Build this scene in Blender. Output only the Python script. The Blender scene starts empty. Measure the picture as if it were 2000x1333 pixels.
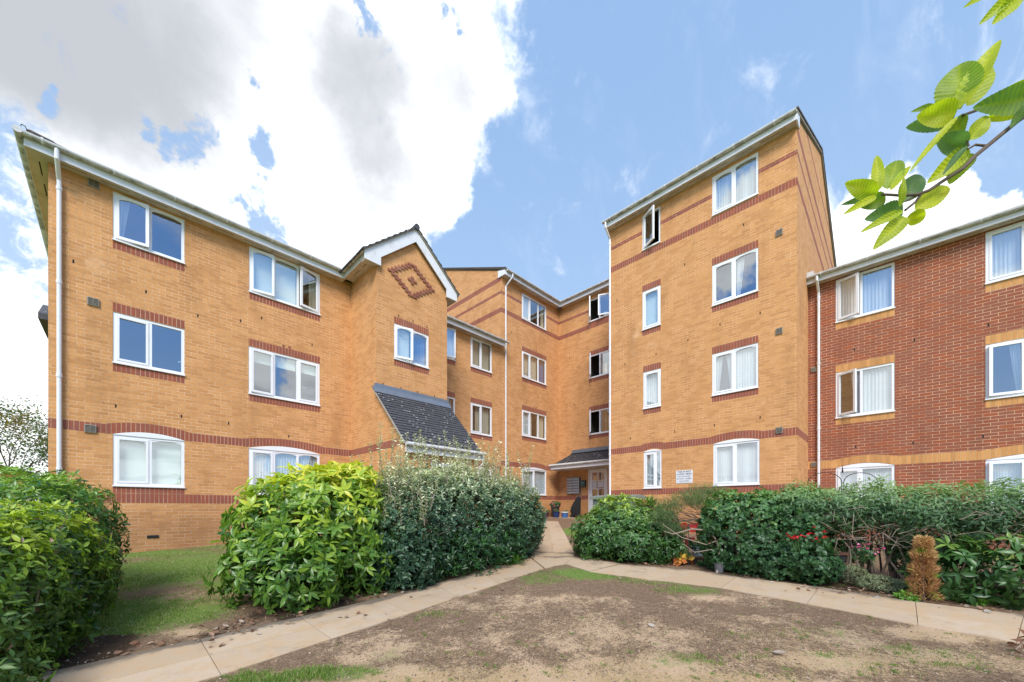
import bpy, bmesh, math, random
import numpy as np
from mathutils import Vector, Matrix, noise
R = math.radians
random.seed(7); rng = np.random.default_rng(7)
C = bpy.context.scene.collection
SC = bpy.context.scene

# ---------------------------------------------------------------- camera (x,y = the directions of the walls; eye at the origin)
FPX, HOR = 759.4, 993.0                      # focal length and horizon row of the 2000 px wide photograph
cd = bpy.data.cameras.new('camera'); cam = bpy.data.objects.new('camera', cd); C.objects.link(cam)
cd.sensor_width = 36; cd.lens = FPX / 2000 * 36; cd.shift_y = (HOR - 666.5) / 2000
cd.clip_start = 0.05; cd.clip_end = 3000
cam.location = (0, 0, 0)
YAW = -math.atan2(0.7134, 0.7008)
cam.rotation_euler = (R(90), 0, YAW); SC.camera = cam
CR = Vector((0.7008, -0.7134, 0)); CF = Vector((0.7134, 0.7008, 0))   # right and forward of the viewer
def xy(X, Y): return (CR.x * X + CF.x * Y, CR.y * X + CF.y * Y)

# ---------------------------------------------------------------- view, sun and sky
SC.view_settings.view_transform = 'Standard'; SC.view_settings.look = 'None'
SC.view_settings.exposure = 1.81; SC.view_settings.gamma = 1
try: SC.view_settings.use_curve_mapping = False
except Exception: pass
SUN_EL = R(44)
sdir = (CR * -0.02 + CF * -1.0).normalized()            # where the sun stands, seen from the ground
sdir3 = Vector((sdir.x * math.cos(SUN_EL), sdir.y * math.cos(SUN_EL), math.sin(SUN_EL)))
ld = bpy.data.lights.new('sun', 'SUN'); ld.energy = 1.25; ld.angle = R(24); ld.color = (1, 0.95, 0.87)
sun = bpy.data.objects.new('sun', ld); C.objects.link(sun)
sun.rotation_euler = sdir3.to_track_quat('Z', 'Y').to_euler()

class NT:
    """small helper to write node trees"""
    def __init__(s, t): s.t = t; t.nodes.clear()
    def n(s, typ, **kw):
        nd = s.t.nodes.new(typ)
        ins = kw.pop('ins', {})
        for k, v in kw.items(): setattr(nd, k, v)
        for k, v in ins.items(): s.set(nd, k, v)
        return nd
    def set(s, nd, k, v):
        i = nd.inputs[k]
        if isinstance(v, bpy.types.NodeSocket): s.t.links.new(v, i)
        elif isinstance(v, bpy.types.Node): s.t.links.new(v.outputs[0], i)
        else: i.default_value = v
    def math(s, op, a, b=0.0, c=None, clamp=False):
        nd = s.n('ShaderNodeMath', operation=op, use_clamp=clamp); s.set(nd, 0, a); s.set(nd, 1, b)
        if c is not None: s.set(nd, 2, c)
        return nd.outputs[0]
    def vmath(s, op, a, b=(0, 0, 0), out=0):
        nd = s.n('ShaderNodeVectorMath', operation=op); s.set(nd, 0, a); s.set(nd, 1, b); return nd.outputs[out]
    def mix(s, f, a, b, mode='MIX', clamp=False):
        nd = s.n('ShaderNodeMix', data_type='RGBA', blend_type=mode, clamp_factor=True, clamp_result=clamp)
        s.set(nd, 0, f); s.set(nd, 6, a); s.set(nd, 7, b); return nd.outputs[2]
    def noise(s, v, scale, detail=3, rough=0.5, out=0, dist=0.0):
        nd = s.n('ShaderNodeTexNoise'); s.set(nd, 'Vector', v); nd.inputs['Scale'].default_value = scale
        nd.inputs['Detail'].default_value = detail; nd.inputs['Roughness'].default_value = rough; nd.inputs['Distortion'].default_value = dist
        return nd.outputs[out]
    def smooth(s, x, a, b, lo=0.0, hi=1.0):
        nd = s.n('ShaderNodeMapRange', interpolation_type='SMOOTHSTEP'); s.set(nd, 0, x)
        for i, v in enumerate((a, b, lo, hi)): s.set(nd, i + 1, v)
        return nd.outputs[0]
def c4(c): return (c[0], c[1], c[2], 1.0)

def pdir(px, py):                                        # direction of a part of the sky, in world axes
    v = CR * ((px - 1000) / FPX) + CF + Vector((0, 0, (HOR - py) / FPX)); return v.normalized()

def make_world():
    w = bpy.data.worlds.new('World'); SC.world = w; w.use_nodes = True
    T = NT(w.node_tree)
    tc = T.n('ShaderNodeTexCoord').outputs['Generated']
    sky = T.n('ShaderNodeTexSky', sky_type='NISHITA', sun_disc=False, sun_elevation=SUN_EL)
    sky.sun_rotation = math.atan2(sdir.x, sdir.y); sky.air_density = 1.1; sky.dust_density = 1.0; sky.ozone_density = 2.5
    d = T.vmath('NORMALIZE', tc)
    sep = T.n('ShaderNodeSeparateXYZ'); T.set(sep, 0, d); z = sep.outputs[2]
    # cloud layer coordinates: flat layer seen in perspective
    zz = T.math('ADD', T.math('MAXIMUM', z, 0.0), 0.16)
    lay = T.n('ShaderNodeVectorMath', operation='SCALE'); T.set(lay, 0, d); T.set(lay, 'Scale', T.math('DIVIDE', 1.0, zz))
    L = lay.outputs[0]
    wv = T.n('ShaderNodeVectorMath', operation='SUBTRACT'); T.set(wv, 0, T.noise(d, 3.2, 6, .62, out=1)); T.set(wv, 1, (.5, .5, .5))
    ws = T.n('ShaderNodeVectorMath', operation='SCALE'); T.set(ws, 0, wv.outputs[0]); ws.inputs['Scale'].default_value = .26
    wf = T.n('ShaderNodeVectorMath', operation='SUBTRACT'); T.set(wf, 0, T.noise(d, 15, 5, .6, out=1)); T.set(wf, 1, (.5, .5, .5))
    wg = T.n('ShaderNodeVectorMath', operation='SCALE'); T.set(wg, 0, wf.outputs[0]); wg.inputs['Scale'].default_value = .09
    dws = T.vmath('NORMALIZE', T.vmath('ADD', d, ws.outputs[0]))
    dwf = T.vmath('NORMALIZE', T.vmath('ADD', T.vmath('ADD', d, ws.outputs[0]), wg.outputs[0]))
    n_big = T.noise(d, 2.6, 7, 0.58, dist=0.3)
    n_fine = T.noise(d, 9.0, 8, 0.62, dist=0.4)
    def blobs(lst, dw=None, k=.25):
        dw = dw or dwf
        acc = None
        for px, py, r_in, r_out, *a in lst:
            v = T.vmath('DOT_PRODUCT', dw, tuple(pdir(px, py)), out='Value')
            ang = T.math('ARCCOSINE', T.math('MINIMUM', v, 1.0))
            m = T.smooth(ang, R(r_in), R(r_out), a[0] if a else 1.0, 0.0)
            acc = m if acc is None else T.math('SMOOTH_MAX', acc, m, k)
        return acc
    big = blobs([(80, -150, 26, 36), (400, 80, 14, 22), (600, 270, 11, 16), (840, 150, 4, 8), (560, 60, 14, 20), (780, 310, 5, 9), (430, -250, 18, 25),
                 (300, 330, 14, 20), (60, 330, 8, 16), (0, 620, 7, 12, .8), (40, 760, 9, 13), (905, 170, 1.5, 5), (720, 420, 2, 5),
                 (1690, 470, 3.2, 6), (1800, 450, 2.4, 6), (1920, 430, 2, 4), (1900, 380, .4, 1.8), (1650, 540, 3, 5)])
    holes = blobs([(702, 70, .3, 1.7), (698, 25, .3, 1.7), (850, 20, .3, 1.7), (872, 55, .2, 1.5), (505, 205, .2, 1.5), (385, 275, .5, 2.4), (340, 282, .3, 2.0), (275, 258, .3, 2.0), (105, 235, .2, 1.7),
                   (520, 335, .4, 2.2), (30, 480, 3, 7.5), (10, 300, 2, 5.5), (10, 420, 3, 6), (520, 430, .6, 3.0), (60, 590, .5, 3)])
    edge = T.math('ADD', T.math('MULTIPLY', T.math('SUBTRACT', n_fine, 0.5), 1.25), T.math('MULTIPLY', T.math('SUBTRACT', n_big, 0.5), 0.5))
    m1 = T.smooth(T.math('ADD', big, edge), 0.24, 0.80)
    n_h = T.noise(d, 24.0, 8, 0.68, dist=0.5)
    m1 = T.math('MULTIPLY', m1, T.math('SUBTRACT', 1.0, T.smooth(T.math('ADD', T.math('ADD', holes, T.math('MULTIPLY', edge, .8)), T.math('MULTIPLY', T.math('SUBTRACT', n_h, .5), 2.6)), 0.45, 1.15, 0, .92)))
    # scattered clouds over the rest of the hemisphere (behind the viewer, mirrored in the panes)
    back = T.smooth(T.vmath('DOT_PRODUCT', d, tuple(CF), out='Value'), 0.15, -0.15)
    n_l = T.noise(L, 0.9, 7, 0.55)
    bank = None                                          # cloud banks low in the sky behind the viewer
    for v_, r0, r1 in (((-.93, .28, .16), 8, 17), ((-.85, .22, .52), 2, 8), ((-.80, .55, .22), 8, 15), ((-.98, -.10, .14), 8, 15), ((-.35, -.93, .08), 7, 13), ((.38, -.92, .26), 3, 8), ((.12, -.97, .10), 4, 9)):
        a_ = T.math('ARCCOSINE', T.math('MINIMUM', T.vmath('DOT_PRODUCT', dwf, tuple(Vector(v_).normalized()), out='Value'), 1.0)); q_ = T.smooth(a_, R(r0), R(r1), 1.0, 0.0)
        bank = q_ if bank is None else T.math('MAXIMUM', bank, q_)
    m2 = T.math('MAXIMUM', T.math('MULTIPLY', T.smooth(n_l, 0.56, 0.66), back), T.math('MULTIPLY', T.smooth(T.math('ADD', bank, T.math('MULTIPLY', edge, .5)), .3, .7), back))
    # thin streaks in the blue on the right
    st = T.n('ShaderNodeMapping', vector_type='POINT'); T.set(st, 0, d); st.inputs['Scale'].default_value = (3.2, 9, 5); st.inputs['Rotation'].default_value = (0.3, 0.5, 0.7)
    wisp = T.smooth(T.noise(st.outputs[0], 1.6, 8, 0.66, dist=0.6), 0.50, 0.82)
    wz = blobs([(1880, 60, 1, 7, .8), (1960, 120, 1, 8, .8), (1640, 450, 2, 7), (1010, 90, .5, 2.5)])
    m3 = T.math('MULTIPLY', wisp, wz)
    m = T.math('MAXIMUM', T.math('MAXIMUM', m1, m2), m3)
    grey = blobs([(260, 60, 3, 15), (100, 20, 4, 15), (430, 40, 1, 10, .6), (690, 180, 1, 9, .9), (720, 310, 1, 9, .9), (860, 190, 1, 8, .55), (250, -80, 6, 18, .8)], dws)
    gfac = T.math('MULTIPLY', T.smooth(T.math('ADD', T.math('ADD', grey, T.math('MULTIPLY', T.math('SUBTRACT', n_big, .5), 1.3)), T.math('MULTIPLY', T.math('SUBTRACT', n_fine, .5), .4)), 0.0, 1.15), 1.0)
    gback = T.math('MULTIPLY', T.smooth(T.noise(L, 1.7, 5, .5), .45, .7), back)
    gfac = T.math('MAXIMUM', gfac, T.math('MULTIPLY', gback, .8))
    cloud = T.mix(gfac, c4((4.3, 4.4, 4.5)), c4((1.72, 1.80, 1.95)))
    skyc = T.n('ShaderNodeHueSaturation', ins={'Saturation': 1.12, 'Color': sky.outputs[0]}).outputs[0]
    front = T.smooth(T.vmath('DOT_PRODUCT', d, tuple(CF), out='Value'), -0.35, 0.35)
    deep = T.mix(T.smooth(z, 0.05, 0.85), c4((1.46, 1.96, 2.62)), c4((1.00, 1.56, 2.48)))   # clear air, paler towards the horizon
    rear = T.mix(0.85, skyc, T.mix(T.smooth(z, 0.0, 0.45), c4((1.4, 2.2, 3.4)), c4((.62, 1.50, 3.5))))
    lift = T.mix(front, rear, T.mix(0.85, skyc, deep))
    col = T.mix(m, lift, cloud)
    bg = T.n('ShaderNodeBackground', ins={'Color': col, 'Strength': 0.1})
    o = T.n('ShaderNodeOutputWorld'); T.set(o, 0, bg)
make_world()

# ---------------------------------------------------------------- materials
MATS = {}
def mat(name, fn):
    m = bpy.data.materials.new(name); m.use_nodes = True; T = NT(m.node_tree)
    s = fn(T); o = T.n('ShaderNodeOutputMaterial'); T.set(o, 0, s); MATS[name] = m; return m
def bsdf(T, col, rough=0.6, metal=0.0, bump=None, spec=0.5, **kw):
    b = T.n('ShaderNodeBsdfPrincipled'); T.set(b, 'Base Color', col if not isinstance(col, tuple) else c4(col)); T.set(b, 'Roughness', rough)
    b.inputs['Metallic'].default_value = metal; b.inputs['Specular IOR Level'].default_value = spec
    if bump is not None:
        bp = T.n('ShaderNodeBump'); bp.inputs['Strength'].default_value = bump[1]; bp.inputs['Distance'].default_value = bump[2]; T.set(bp, 'Height', bump[0]); T.set(b, 'Normal', bp.outputs[0])
    for k, v in kw.items(): T.set(b, k.replace('_', ' '), v)
    return b
def ocoord(T): return T.n('ShaderNodeTexCoord').outputs['Object']
def geopos(T): return T.n('ShaderNodeNewGeometry').outputs['Position']

def brick(name, c1, c2, mortar, off=0.5, c3=None):
    def f(T):
        uv = T.n('ShaderNodeUVMap').outputs[0]
        b = T.n('ShaderNodeTexBrick', offset=off, squash=1.0); T.set(b, 'Vector', uv)
        b.inputs['Scale'].default_value = 1; b.inputs['Brick Width'].default_value = 0.225; b.inputs['Row Height'].default_value = 0.075
        b.inputs['Mortar Size'].default_value = 0.0052; b.inputs['Mortar Smooth'].default_value = 0.25; b.inputs['Bias'].default_value = 0.0
        pos = geopos(T)
        big = T.noise(pos, 0.45, 4, 0.6); mid = T.noise(pos, 2.3, 5, 0.65); fine = T.noise(pos, 38, 3, 0.6)
        a = T.mix(T.smooth(big, .3, .7), c4(c1), c4([x * .93 for x in c1])); T.set(b, 'Color1', a); T.set(b, 'Color2', c4(c2))
        mt = T.mix(T.smooth(mid, .40, .62), c4(mortar), c4([x * y for x, y in zip(mortar, (.62, .58, .52))])); T.set(b, 'Mortar', mt)
        col = b.outputs[0]
        # per-brick third tone
        bp = T.n('ShaderNodeTexBrick', offset=off); T.set(bp, 'Vector', uv); bp.inputs['Scale'].default_value = 1; bp.inputs['Brick Width'].default_value = .225
        bp.inputs['Row Height'].default_value = .075; bp.inputs['Mortar Size'].default_value = 0; bp.inputs['Bias'].default_value = -.35
        bp.inputs['Color1'].default_value = (0, 0, 0, 1); bp.inputs['Color2'].default_value = (1, 1, 1, 1); T.set(bp, 'Mortar', (0, 0, 0, 1))
        if c3: col = T.mix(T.math('MULTIPLY', T.math('MULTIPLY', bp.outputs[0], .55), T.math('SUBTRACT', 1.0, b.outputs['Fac'])), col, c4(c3))
        col = T.mix(T.smooth(fine, .3, .75, 0.0, .34), col, T.mix(1.0, col, c4((.66, .62, .60)), 'MULTIPLY'))
        # weather: soot streaks and pale efflorescence
        sm = T.n('ShaderNodeMapping'); T.set(sm, 0, pos); sm.inputs['Scale'].default_value = (1.1, 1.1, .28)
        streak = T.smooth(T.noise(sm.outputs[0], 1.5, 6, .62), .50, .74, 0, .42)
        col = T.mix(streak, col, T.mix(1.0, col, c4((.62, .60, .60)), 'MULTIPLY'))
        col = T.mix(T.smooth(T.noise(pos, 1.1, 7, .7), .60, .80, 0, .30), col, c4([min(1, x * 1.25 + .05) for x in mortar]))
        # splashed dirt low on the wall, deepened with painted shade near the ground
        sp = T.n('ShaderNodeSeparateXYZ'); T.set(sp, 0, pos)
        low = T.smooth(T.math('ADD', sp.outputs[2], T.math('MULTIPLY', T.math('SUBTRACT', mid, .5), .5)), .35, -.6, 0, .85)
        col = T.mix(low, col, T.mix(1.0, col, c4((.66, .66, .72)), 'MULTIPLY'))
        h = T.math('ADD', T.math('MULTIPLY', b.outputs['Fac'], -1.0), T.math('MULTIPLY', fine, .35))
        return bsdf(T, col, 0.88, bump=(h, .55, .006), spec=.25)
    return mat(name, f)
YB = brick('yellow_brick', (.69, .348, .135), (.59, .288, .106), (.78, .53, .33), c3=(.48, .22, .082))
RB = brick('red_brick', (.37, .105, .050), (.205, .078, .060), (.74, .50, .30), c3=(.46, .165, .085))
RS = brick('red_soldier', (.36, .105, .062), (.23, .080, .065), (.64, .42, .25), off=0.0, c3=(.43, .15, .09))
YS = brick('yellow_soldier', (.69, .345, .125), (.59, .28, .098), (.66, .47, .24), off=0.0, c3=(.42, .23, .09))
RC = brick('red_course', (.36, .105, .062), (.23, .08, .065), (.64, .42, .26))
DK = mat('dark_gap', lambda T: bsdf(T, (.012, .011, .010), .9))

def white_f(T):
    p = geopos(T); n = T.noise(p, 5, 5, .65)
    col = T.mix(T.smooth(n, .52, .8, 0, .35), c4((.80, .81, .83)), c4((.55, .55, .53)))
    return bsdf(T, col, .32, bump=(T.noise(p, 60, 2), .05, .002))
UPVC = mat('white_frame', white_f)
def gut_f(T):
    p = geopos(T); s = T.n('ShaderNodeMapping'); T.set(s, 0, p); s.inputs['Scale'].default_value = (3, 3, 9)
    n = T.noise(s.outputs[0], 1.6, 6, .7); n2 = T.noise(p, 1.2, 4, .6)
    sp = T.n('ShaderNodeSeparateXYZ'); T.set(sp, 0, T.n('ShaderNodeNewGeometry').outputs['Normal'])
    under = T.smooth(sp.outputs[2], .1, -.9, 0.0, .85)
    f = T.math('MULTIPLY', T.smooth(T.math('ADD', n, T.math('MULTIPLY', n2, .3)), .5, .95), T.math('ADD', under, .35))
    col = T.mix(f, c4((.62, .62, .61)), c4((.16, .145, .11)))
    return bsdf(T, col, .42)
GUT = mat('stained_gutter', gut_f)
def fas_f(T):
    p = geopos(T); n = T.noise(p, 3.0, 6, .7)
    return bsdf(T, T.mix(T.smooth(n, .50, .82, 0, .6), c4((.72, .73, .75)), c4((.36, .34, .31))), .38)
FAS = mat('fascia_white', fas_f)
SOF = mat('soffit_board', lambda T: bsdf(T, T.mix(T.smooth(T.noise(geopos(T), 2.5, 5, .7), .35, .75), c4((.60, .53, .46)), c4((.42, .36, .30))), .6))
PIPE = mat('white_pipe', lambda T: bsdf(T, T.mix(T.smooth(T.noise(geopos(T), 4, 5, .7), .5, .8, 0, .5), c4((.72, .73, .75)), c4((.42, .41, .38))), .35))
def glass_f(T):
    gm = T.n('ShaderNodeNewGeometry')                     # Schlick reflectance, the same from both sides of the pane
    c = T.math('ABSOLUTE', T.vmath('DOT_PRODUCT', gm.outputs['Incoming'], gm.outputs['Normal'], out='Value'))
    fac = T.math('ADD', T.math('MULTIPLY', T.math('POWER', T.math('SUBTRACT', 1.0, c), 4.0), .60), .33, clamp=True)
    p = geopos(T)
    bp = T.n('ShaderNodeBump'); bp.inputs['Strength'].default_value = .05; bp.inputs['Distance'].default_value = .02; T.set(bp, 'Height', T.noise(p, 1.7, 2, .4))
    gl = T.n('ShaderNodeBsdfGlossy', ins={'Color': (.93, .97, 1, 1), 'Roughness': 0.006}); T.set(gl, 'Normal', bp.outputs[0])
    tr = T.n('ShaderNodeBsdfTransparent', ins={'Color': (.88, .93, .92, 1)})
    m = T.n('ShaderNodeMixShader'); T.set(m, 0, fac); T.set(m, 1, tr); T.set(m, 2, gl); return m
GLASS = mat('window_glass', glass_f)
def cloth_f(col, tr=.25):
    def f(T):
        b = bsdf(T, col, .9, spec=.1); t = T.n('ShaderNodeBsdfTransparent'); m = T.n('ShaderNodeMixShader')
        uv = T.n('ShaderNodeUVMap').outputs[0]; n = T.noise(uv, 26, 3, .7)
        T.set(m, 0, T.smooth(n, .40, .62, tr * 1.7, tr * .35)); T.set(m, 1, b); T.set(m, 2, t); return m
    return f
NET = mat('lace_net', cloth_f((.90, .92, .95), .22)); DRAPE = mat('cream_drape', lambda T: bsdf(T, (.66, .60, .48), .9, spec=.1))
BLIND = mat('pale_blind', lambda T: bsdf(T, (.80, .86, .80), .8)); BLUEC = mat('blue_drape', lambda T: bsdf(T, (.05, .17, .42), .9))
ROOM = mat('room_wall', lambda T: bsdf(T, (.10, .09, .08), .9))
def tile_f(base, lich):
    def f(T):
        p = geopos(T); n = T.noise(p, 7, 5, .7); v = T.n('ShaderNodeTexVoronoi', ins={'Scale': 9.0}); T.set(v, 'Vector', p)
        spots = T.smooth(v.outputs['Distance'], .26, .12, 0, 1); spots = T.math('MULTIPLY', spots, T.smooth(T.noise(p, 2.2, 3, .5), .42, .55))
        col = T.mix(n, c4([x * .7 for x in base]), c4([x * 1.35 for x in base])); col = T.mix(spots, col, c4(lich))
        return bsdf(T, col, .75, bump=(n, .3, .01))
    return f
TILE = mat('slate_tile', tile_f((.058, .058, .064), (.50, .50, .48))); BTILE = mat('brown_tile', tile_f((.085, .066, .055), (.25, .22, .18)))
LEAD = mat('lead_flashing', lambda T: bsdf(T, T.mix(T.noise(geopos(T), 5, 5, .7), c4((.13, .17, .22)), c4((.27, .32, .38))), .42, .5))
GRILL = mat('vent_plastic', lambda T: bsdf(T, T.mix(T.noise(geopos(T), 14, 4), c4((.42, .38, .31)), c4((.22, .19, .15))), .7))
def slab_f(T):
    p = geopos(T); a = T.n('ShaderNodeAttribute', attribute_name='tone').outputs['Fac']
    big = T.noise(p, 1.1, 6, .62); fine = T.noise(p, 70, 3, .7); m = T.noise(p, 5.5, 6, .68)
    col = T.mix(a, c4((.43, .32, .21)), c4((.49, .38, .265)))
    col = T.mix(T.smooth(m, .40, .66, 0, .60), col, c4((.48, .31, .16)))
    col = T.mix(T.smooth(T.noise(p, 2.3, 7, .7), .52, .72, 0, .38), col, c4((.24, .18, .12)))
    ed = T.n('ShaderNodeAttribute', attribute_name='edge').outputs['Fac']
    dirt = T.smooth(T.math('ADD', T.math('ADD', T.math('MULTIPLY', ed, .55), T.math('MULTIPLY', T.math('SUBTRACT', big, .5), 1.6)), T.math('MULTIPLY', T.math('SUBTRACT', m, .5), .8)), .16, .50, 0, .88)
    col = T.mix(dirt, col, c4((.125, .105, .08)))
    col = T.mix(T.smooth(fine, .45, .8, 0, .3), col, c4((.26, .2, .13)))
    return bsdf(T, col, .85, bump=(T.math('ADD', fine, m), .25, .004), spec=.25)
SLAB = mat('paving_slab', slab_f)
def ground_f(T):
    p = geopos(T)
    g = T.n('ShaderNodeAttribute', attribute_name='green').outputs['Fac']; s = T.n('ShaderNodeAttribute', attribute_name='straw').outputs['Fac']
    bd = T.n('ShaderNodeAttribute', attribute_name='bed').outputs['Fac']
    f1 = T.noise(p, 90, 3, .75); f2 = T.noise(p, 14, 6, .72); f3 = T.noise(p, 3, 5, .6); f4 = T.noise(p, 190, 2, .7)
    f6 = T.noise(p, 55, 4, .8)
    dirt = T.mix(T.smooth(T.math('ADD', T.math('MULTIPLY', f6, .7), T.math('MULTIPLY', f2, .3)), .36, .64), c4((.115, .075, .047)), c4((.34, .225, .140)))
    dirt = T.mix(T.smooth(f4, .5, .72, 0, .6), dirt, c4((.38, .26, .165)))
    straw = T.mix(f1, c4((.36, .235, .135)), c4((.84, .61, .39)))
    green = T.mix(f1, c4((.10, .155, .032)), c4((.24, .34, .08)))
    f5 = T.noise(p, 38, 4, .75)
    hf = T.math('ADD', T.math('ADD', T.math('MULTIPLY', T.math('SUBTRACT', f1, .5), 2.2), T.math('MULTIPLY', T.math('SUBTRACT', f5, .5), 1.5)), T.math('MULTIPLY', T.math('SUBTRACT', f2, .5), 1.5))
    def msk(a, w, t=.5): return T.smooth(T.math('ADD', a, T.math('MULTIPLY', hf, w)), t - .10, t + .16)
    col = T.mix(msk(s, .75, .50), dirt, straw)
    col = T.mix(msk(g, .50, .62), col, green)
    soil = T.mix(f2, c4((.035, .024, .016)), c4((.10, .065, .04)))
    col = T.mix(T.smooth(T.math('ADD', bd, T.math('MULTIPLY', T.math('SUBTRACT', f2, .5), .4)), .4, .6), col, soil)
    return bsdf(T, col, .95, bump=(T.math('ADD', T.math('ADD', f1, f2), f4), .8, .015), spec=.1)
GROUND = mat('lawn_soil', ground_f)
SOILM = mat('soil_dark', lambda T: bsdf(T, T.mix(T.noise(geopos(T), 30, 4), c4((.03, .022, .015)), c4((.11, .075, .05))), .95))

def leaf_mat(name, cols, trans=.30, rough=.42, speck=None, tcol=None):
    """cols: colour stops along the leaf's own tint value"""
    def f(T):
        a = T.n('ShaderNodeAttribute', attribute_name='tint').outputs['Fac']
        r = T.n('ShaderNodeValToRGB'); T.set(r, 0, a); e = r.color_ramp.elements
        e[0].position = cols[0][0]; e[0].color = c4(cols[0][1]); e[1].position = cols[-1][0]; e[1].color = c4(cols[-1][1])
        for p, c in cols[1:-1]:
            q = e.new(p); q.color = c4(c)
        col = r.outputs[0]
        p = geopos(T)
        if speck:
            v = T.smooth(T.noise(p, 85, 2, .6), .60, .66, 0, .85); col = T.mix(v, col, c4(speck))
        col = T.mix(T.smooth(T.noise(p, 25, 2), .35, .7, 0, .3), col, T.mix(1.0, col, c4((.6, .7, .6)), 'MULTIPLY'))
        b = bsdf(T, col, rough, spec=.45)
        t = T.n('ShaderNodeBsdfTranslucent'); T.set(t, 0, T.mix(1.0, col, c4(tcol or (1.5, 1.7, .6)), 'MULTIPLY'))
        m = T.n('ShaderNodeMixShader'); T.set(m, 0, trans); T.set(m, 1, b); T.set(m, 2, t); return m
    return mat(name, f)
LM = {

 'lime': leaf_mat('lime_leaf', [(0, (.035, .080, .014)), (.40, (.085, .17, .022)), (.70, (.22, .34, .03)), (1, (.40, .50, .045))]),
 'glossy': leaf_mat('glossy_leaf', [(0, (.022, .070, .020)), (.5, (.060, .165, .040)), (.8, (.14, .27, .05)), (1, (.26, .40, .05))], .28, .30),
 'spotted': leaf_mat('spotted_leaf', [(0, (.035, .105, .018)), (.38, (.10, .22, .028)), (.62, (.26, .39, .04)), (.85, (.50, .57, .05)), (1, (.68, .62, .07))], .32, .32, speck=(.45, .50, .10)),
 'silver': leaf_mat('silver_leaf', [(0, (.026, .070, .034)), (.4, (.075, .150, .075)), (.65, (.22, .30, .16)), (1, (.75, .74, .50))], .2, .40),
 'laurel': leaf_mat('laurel_leaf', [(0, (.03, .085, .022)), (.5, (.085, .19, .045)), (.85, (.22, .34, .06)), (1, (.40, .50, .07))], .26, .36),
 'round': leaf_mat('round_leaf', [(0, (.025, .075, .028)), (.6, (.065, .16, .050)), (1, (.17, .31, .08))], .25, .45),
 'feather': leaf_mat('feather_leaf', [(0, (.035, .085, .035)), (.5, (.10, .20, .075)), (1, (.26, .38, .14))], .28, .5),
 'needle': leaf_mat('needle_leaf', [(0, (.05, .085, .035)), (.6, (.12, .19, .06)), (1, (.26, .34, .11))], .25, .6),
 'dead': leaf_mat('dead_needle', [(0, (.28, .12, .045)), (.5, (.52, .28, .12)), (.9, (.66, .46, .19)), (1, (.30, .36, .05))], .2, .8, tcol=(1.2, 1, .8)),
 'sage': leaf_mat('sage_leaf', [(0, (.12, .16, .08)), (1, (.38, .42, .24))], .2, .7),
 'bright': leaf_mat('bright_leaf', [(0, (.06, .18, .02)), (1, (.22, .42, .06))], .3, .5),
 'coleus': leaf_mat('copper_leaf', [(0, (.42, .09, .04)), (.35, (.58, .20, .06)), (.6, (.72, .45, .08)), (1, (.55, .60, .08))], .2, .5),
 'red': leaf_mat('red_petal', [(0, (.55, .01, .02)), (1, (.85, .04, .05))], .15, .5, tcol=(1.2, .6, .6)),
 'pink': leaf_mat('pink_petal', [(0, (.70, .06, .25)), (.6, (.85, .16, .40)), (1, (.9, .6, .7))], .15, .5, tcol=(1.2, .8, .9)),
 'white': leaf_mat('white_petal', [(0, (.62, .62, .50)), (1, (.8, .8, .72))], .2, .6, tcol=(1, 1, 1)),
 'autumn': leaf_mat('autumn_leaf', [(0, (.05, .10, .03)), (.5, (.10, .15, .04)), (.8, (.30, .22, .05)), (1, (.40, .20, .08))], .3, .6),
 'tree': leaf_mat('whitebeam_leaf', [(0, (.10, .20, .10)), (.3, (.14, .26, .07)), (.6, (.26, .38, .03)), (1, (.56, .60, .03))], .55, .5, tcol=(1.6, 1.8, .7)),
 'grass': leaf_mat('grass_blade', [(0, (.09, .16, .025)), (.5, (.18, .30, .045)), (.75, (.28, .31, .09)), (.85, (.55, .40, .24)), (1, (.70, .52, .34))], .3, .7),
 'litter': leaf_mat('litter_leaf', [(0, (.15, .06, .03)), (.5, (.26, .14, .08)), (.8, (.36, .25, .17)), (1, (.44, .39, .33))], .1, .8, tcol=(1, 1, 1)),
}
BARK = mat('bark', lambda T: bsdf(T, T.mix(T.noise(geopos(T), 25, 5, .7), c4((.055, .038, .028)), c4((.17, .12, .085))), .9, bump=(T.noise(geopos(T), 60, 4), .5, .006)))
TWIG = mat('grey_twig', lambda T: bsdf(T, T.mix(T.noise(geopos(T), 25, 5, .7), c4((.16, .12, .09)), c4((.36, .29, .22))), .9))
def plain(name, col, rough=.5, metal=0.0): return mat(name, lambda T: bsdf(T, T.mix(T.smooth(T.noise(geopos(T), 12, 4, .6), .3, .8, 0, .35), c4(col), c4([x * .6 for x in col])), rough, metal))

# ---------------------------------------------------------------- object helpers
def tag(o, label=None, cat=None, group=None, kind=None):
    if label: o['label'] = label
    if cat: o['category'] = cat
    if group: o['group'] = group
    if kind: o['kind'] = kind
    return o
def empty(name, loc, label, cat, group=None):
    o = bpy.data.objects.new(name, None); C.objects.link(o); o.location = loc; o.empty_display_size = .2
    return tag(o, label, cat, group)
WORLD = {}
def link(o, parent=None, mw=None):
    """link o; mw is its place in world axes, whatever its parent"""
    C.objects.link(o); mw = mw if mw is not None else Matrix.Identity(4)
    WORLD[o.name] = mw.copy(); o.matrix_basis = mw
    if parent is not None:
        o.parent = parent; o.matrix_parent_inverse = WORLD[parent.name].inverted() if parent.name in WORLD else Matrix.Translation(-Vector(parent.location))
    return o

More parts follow.
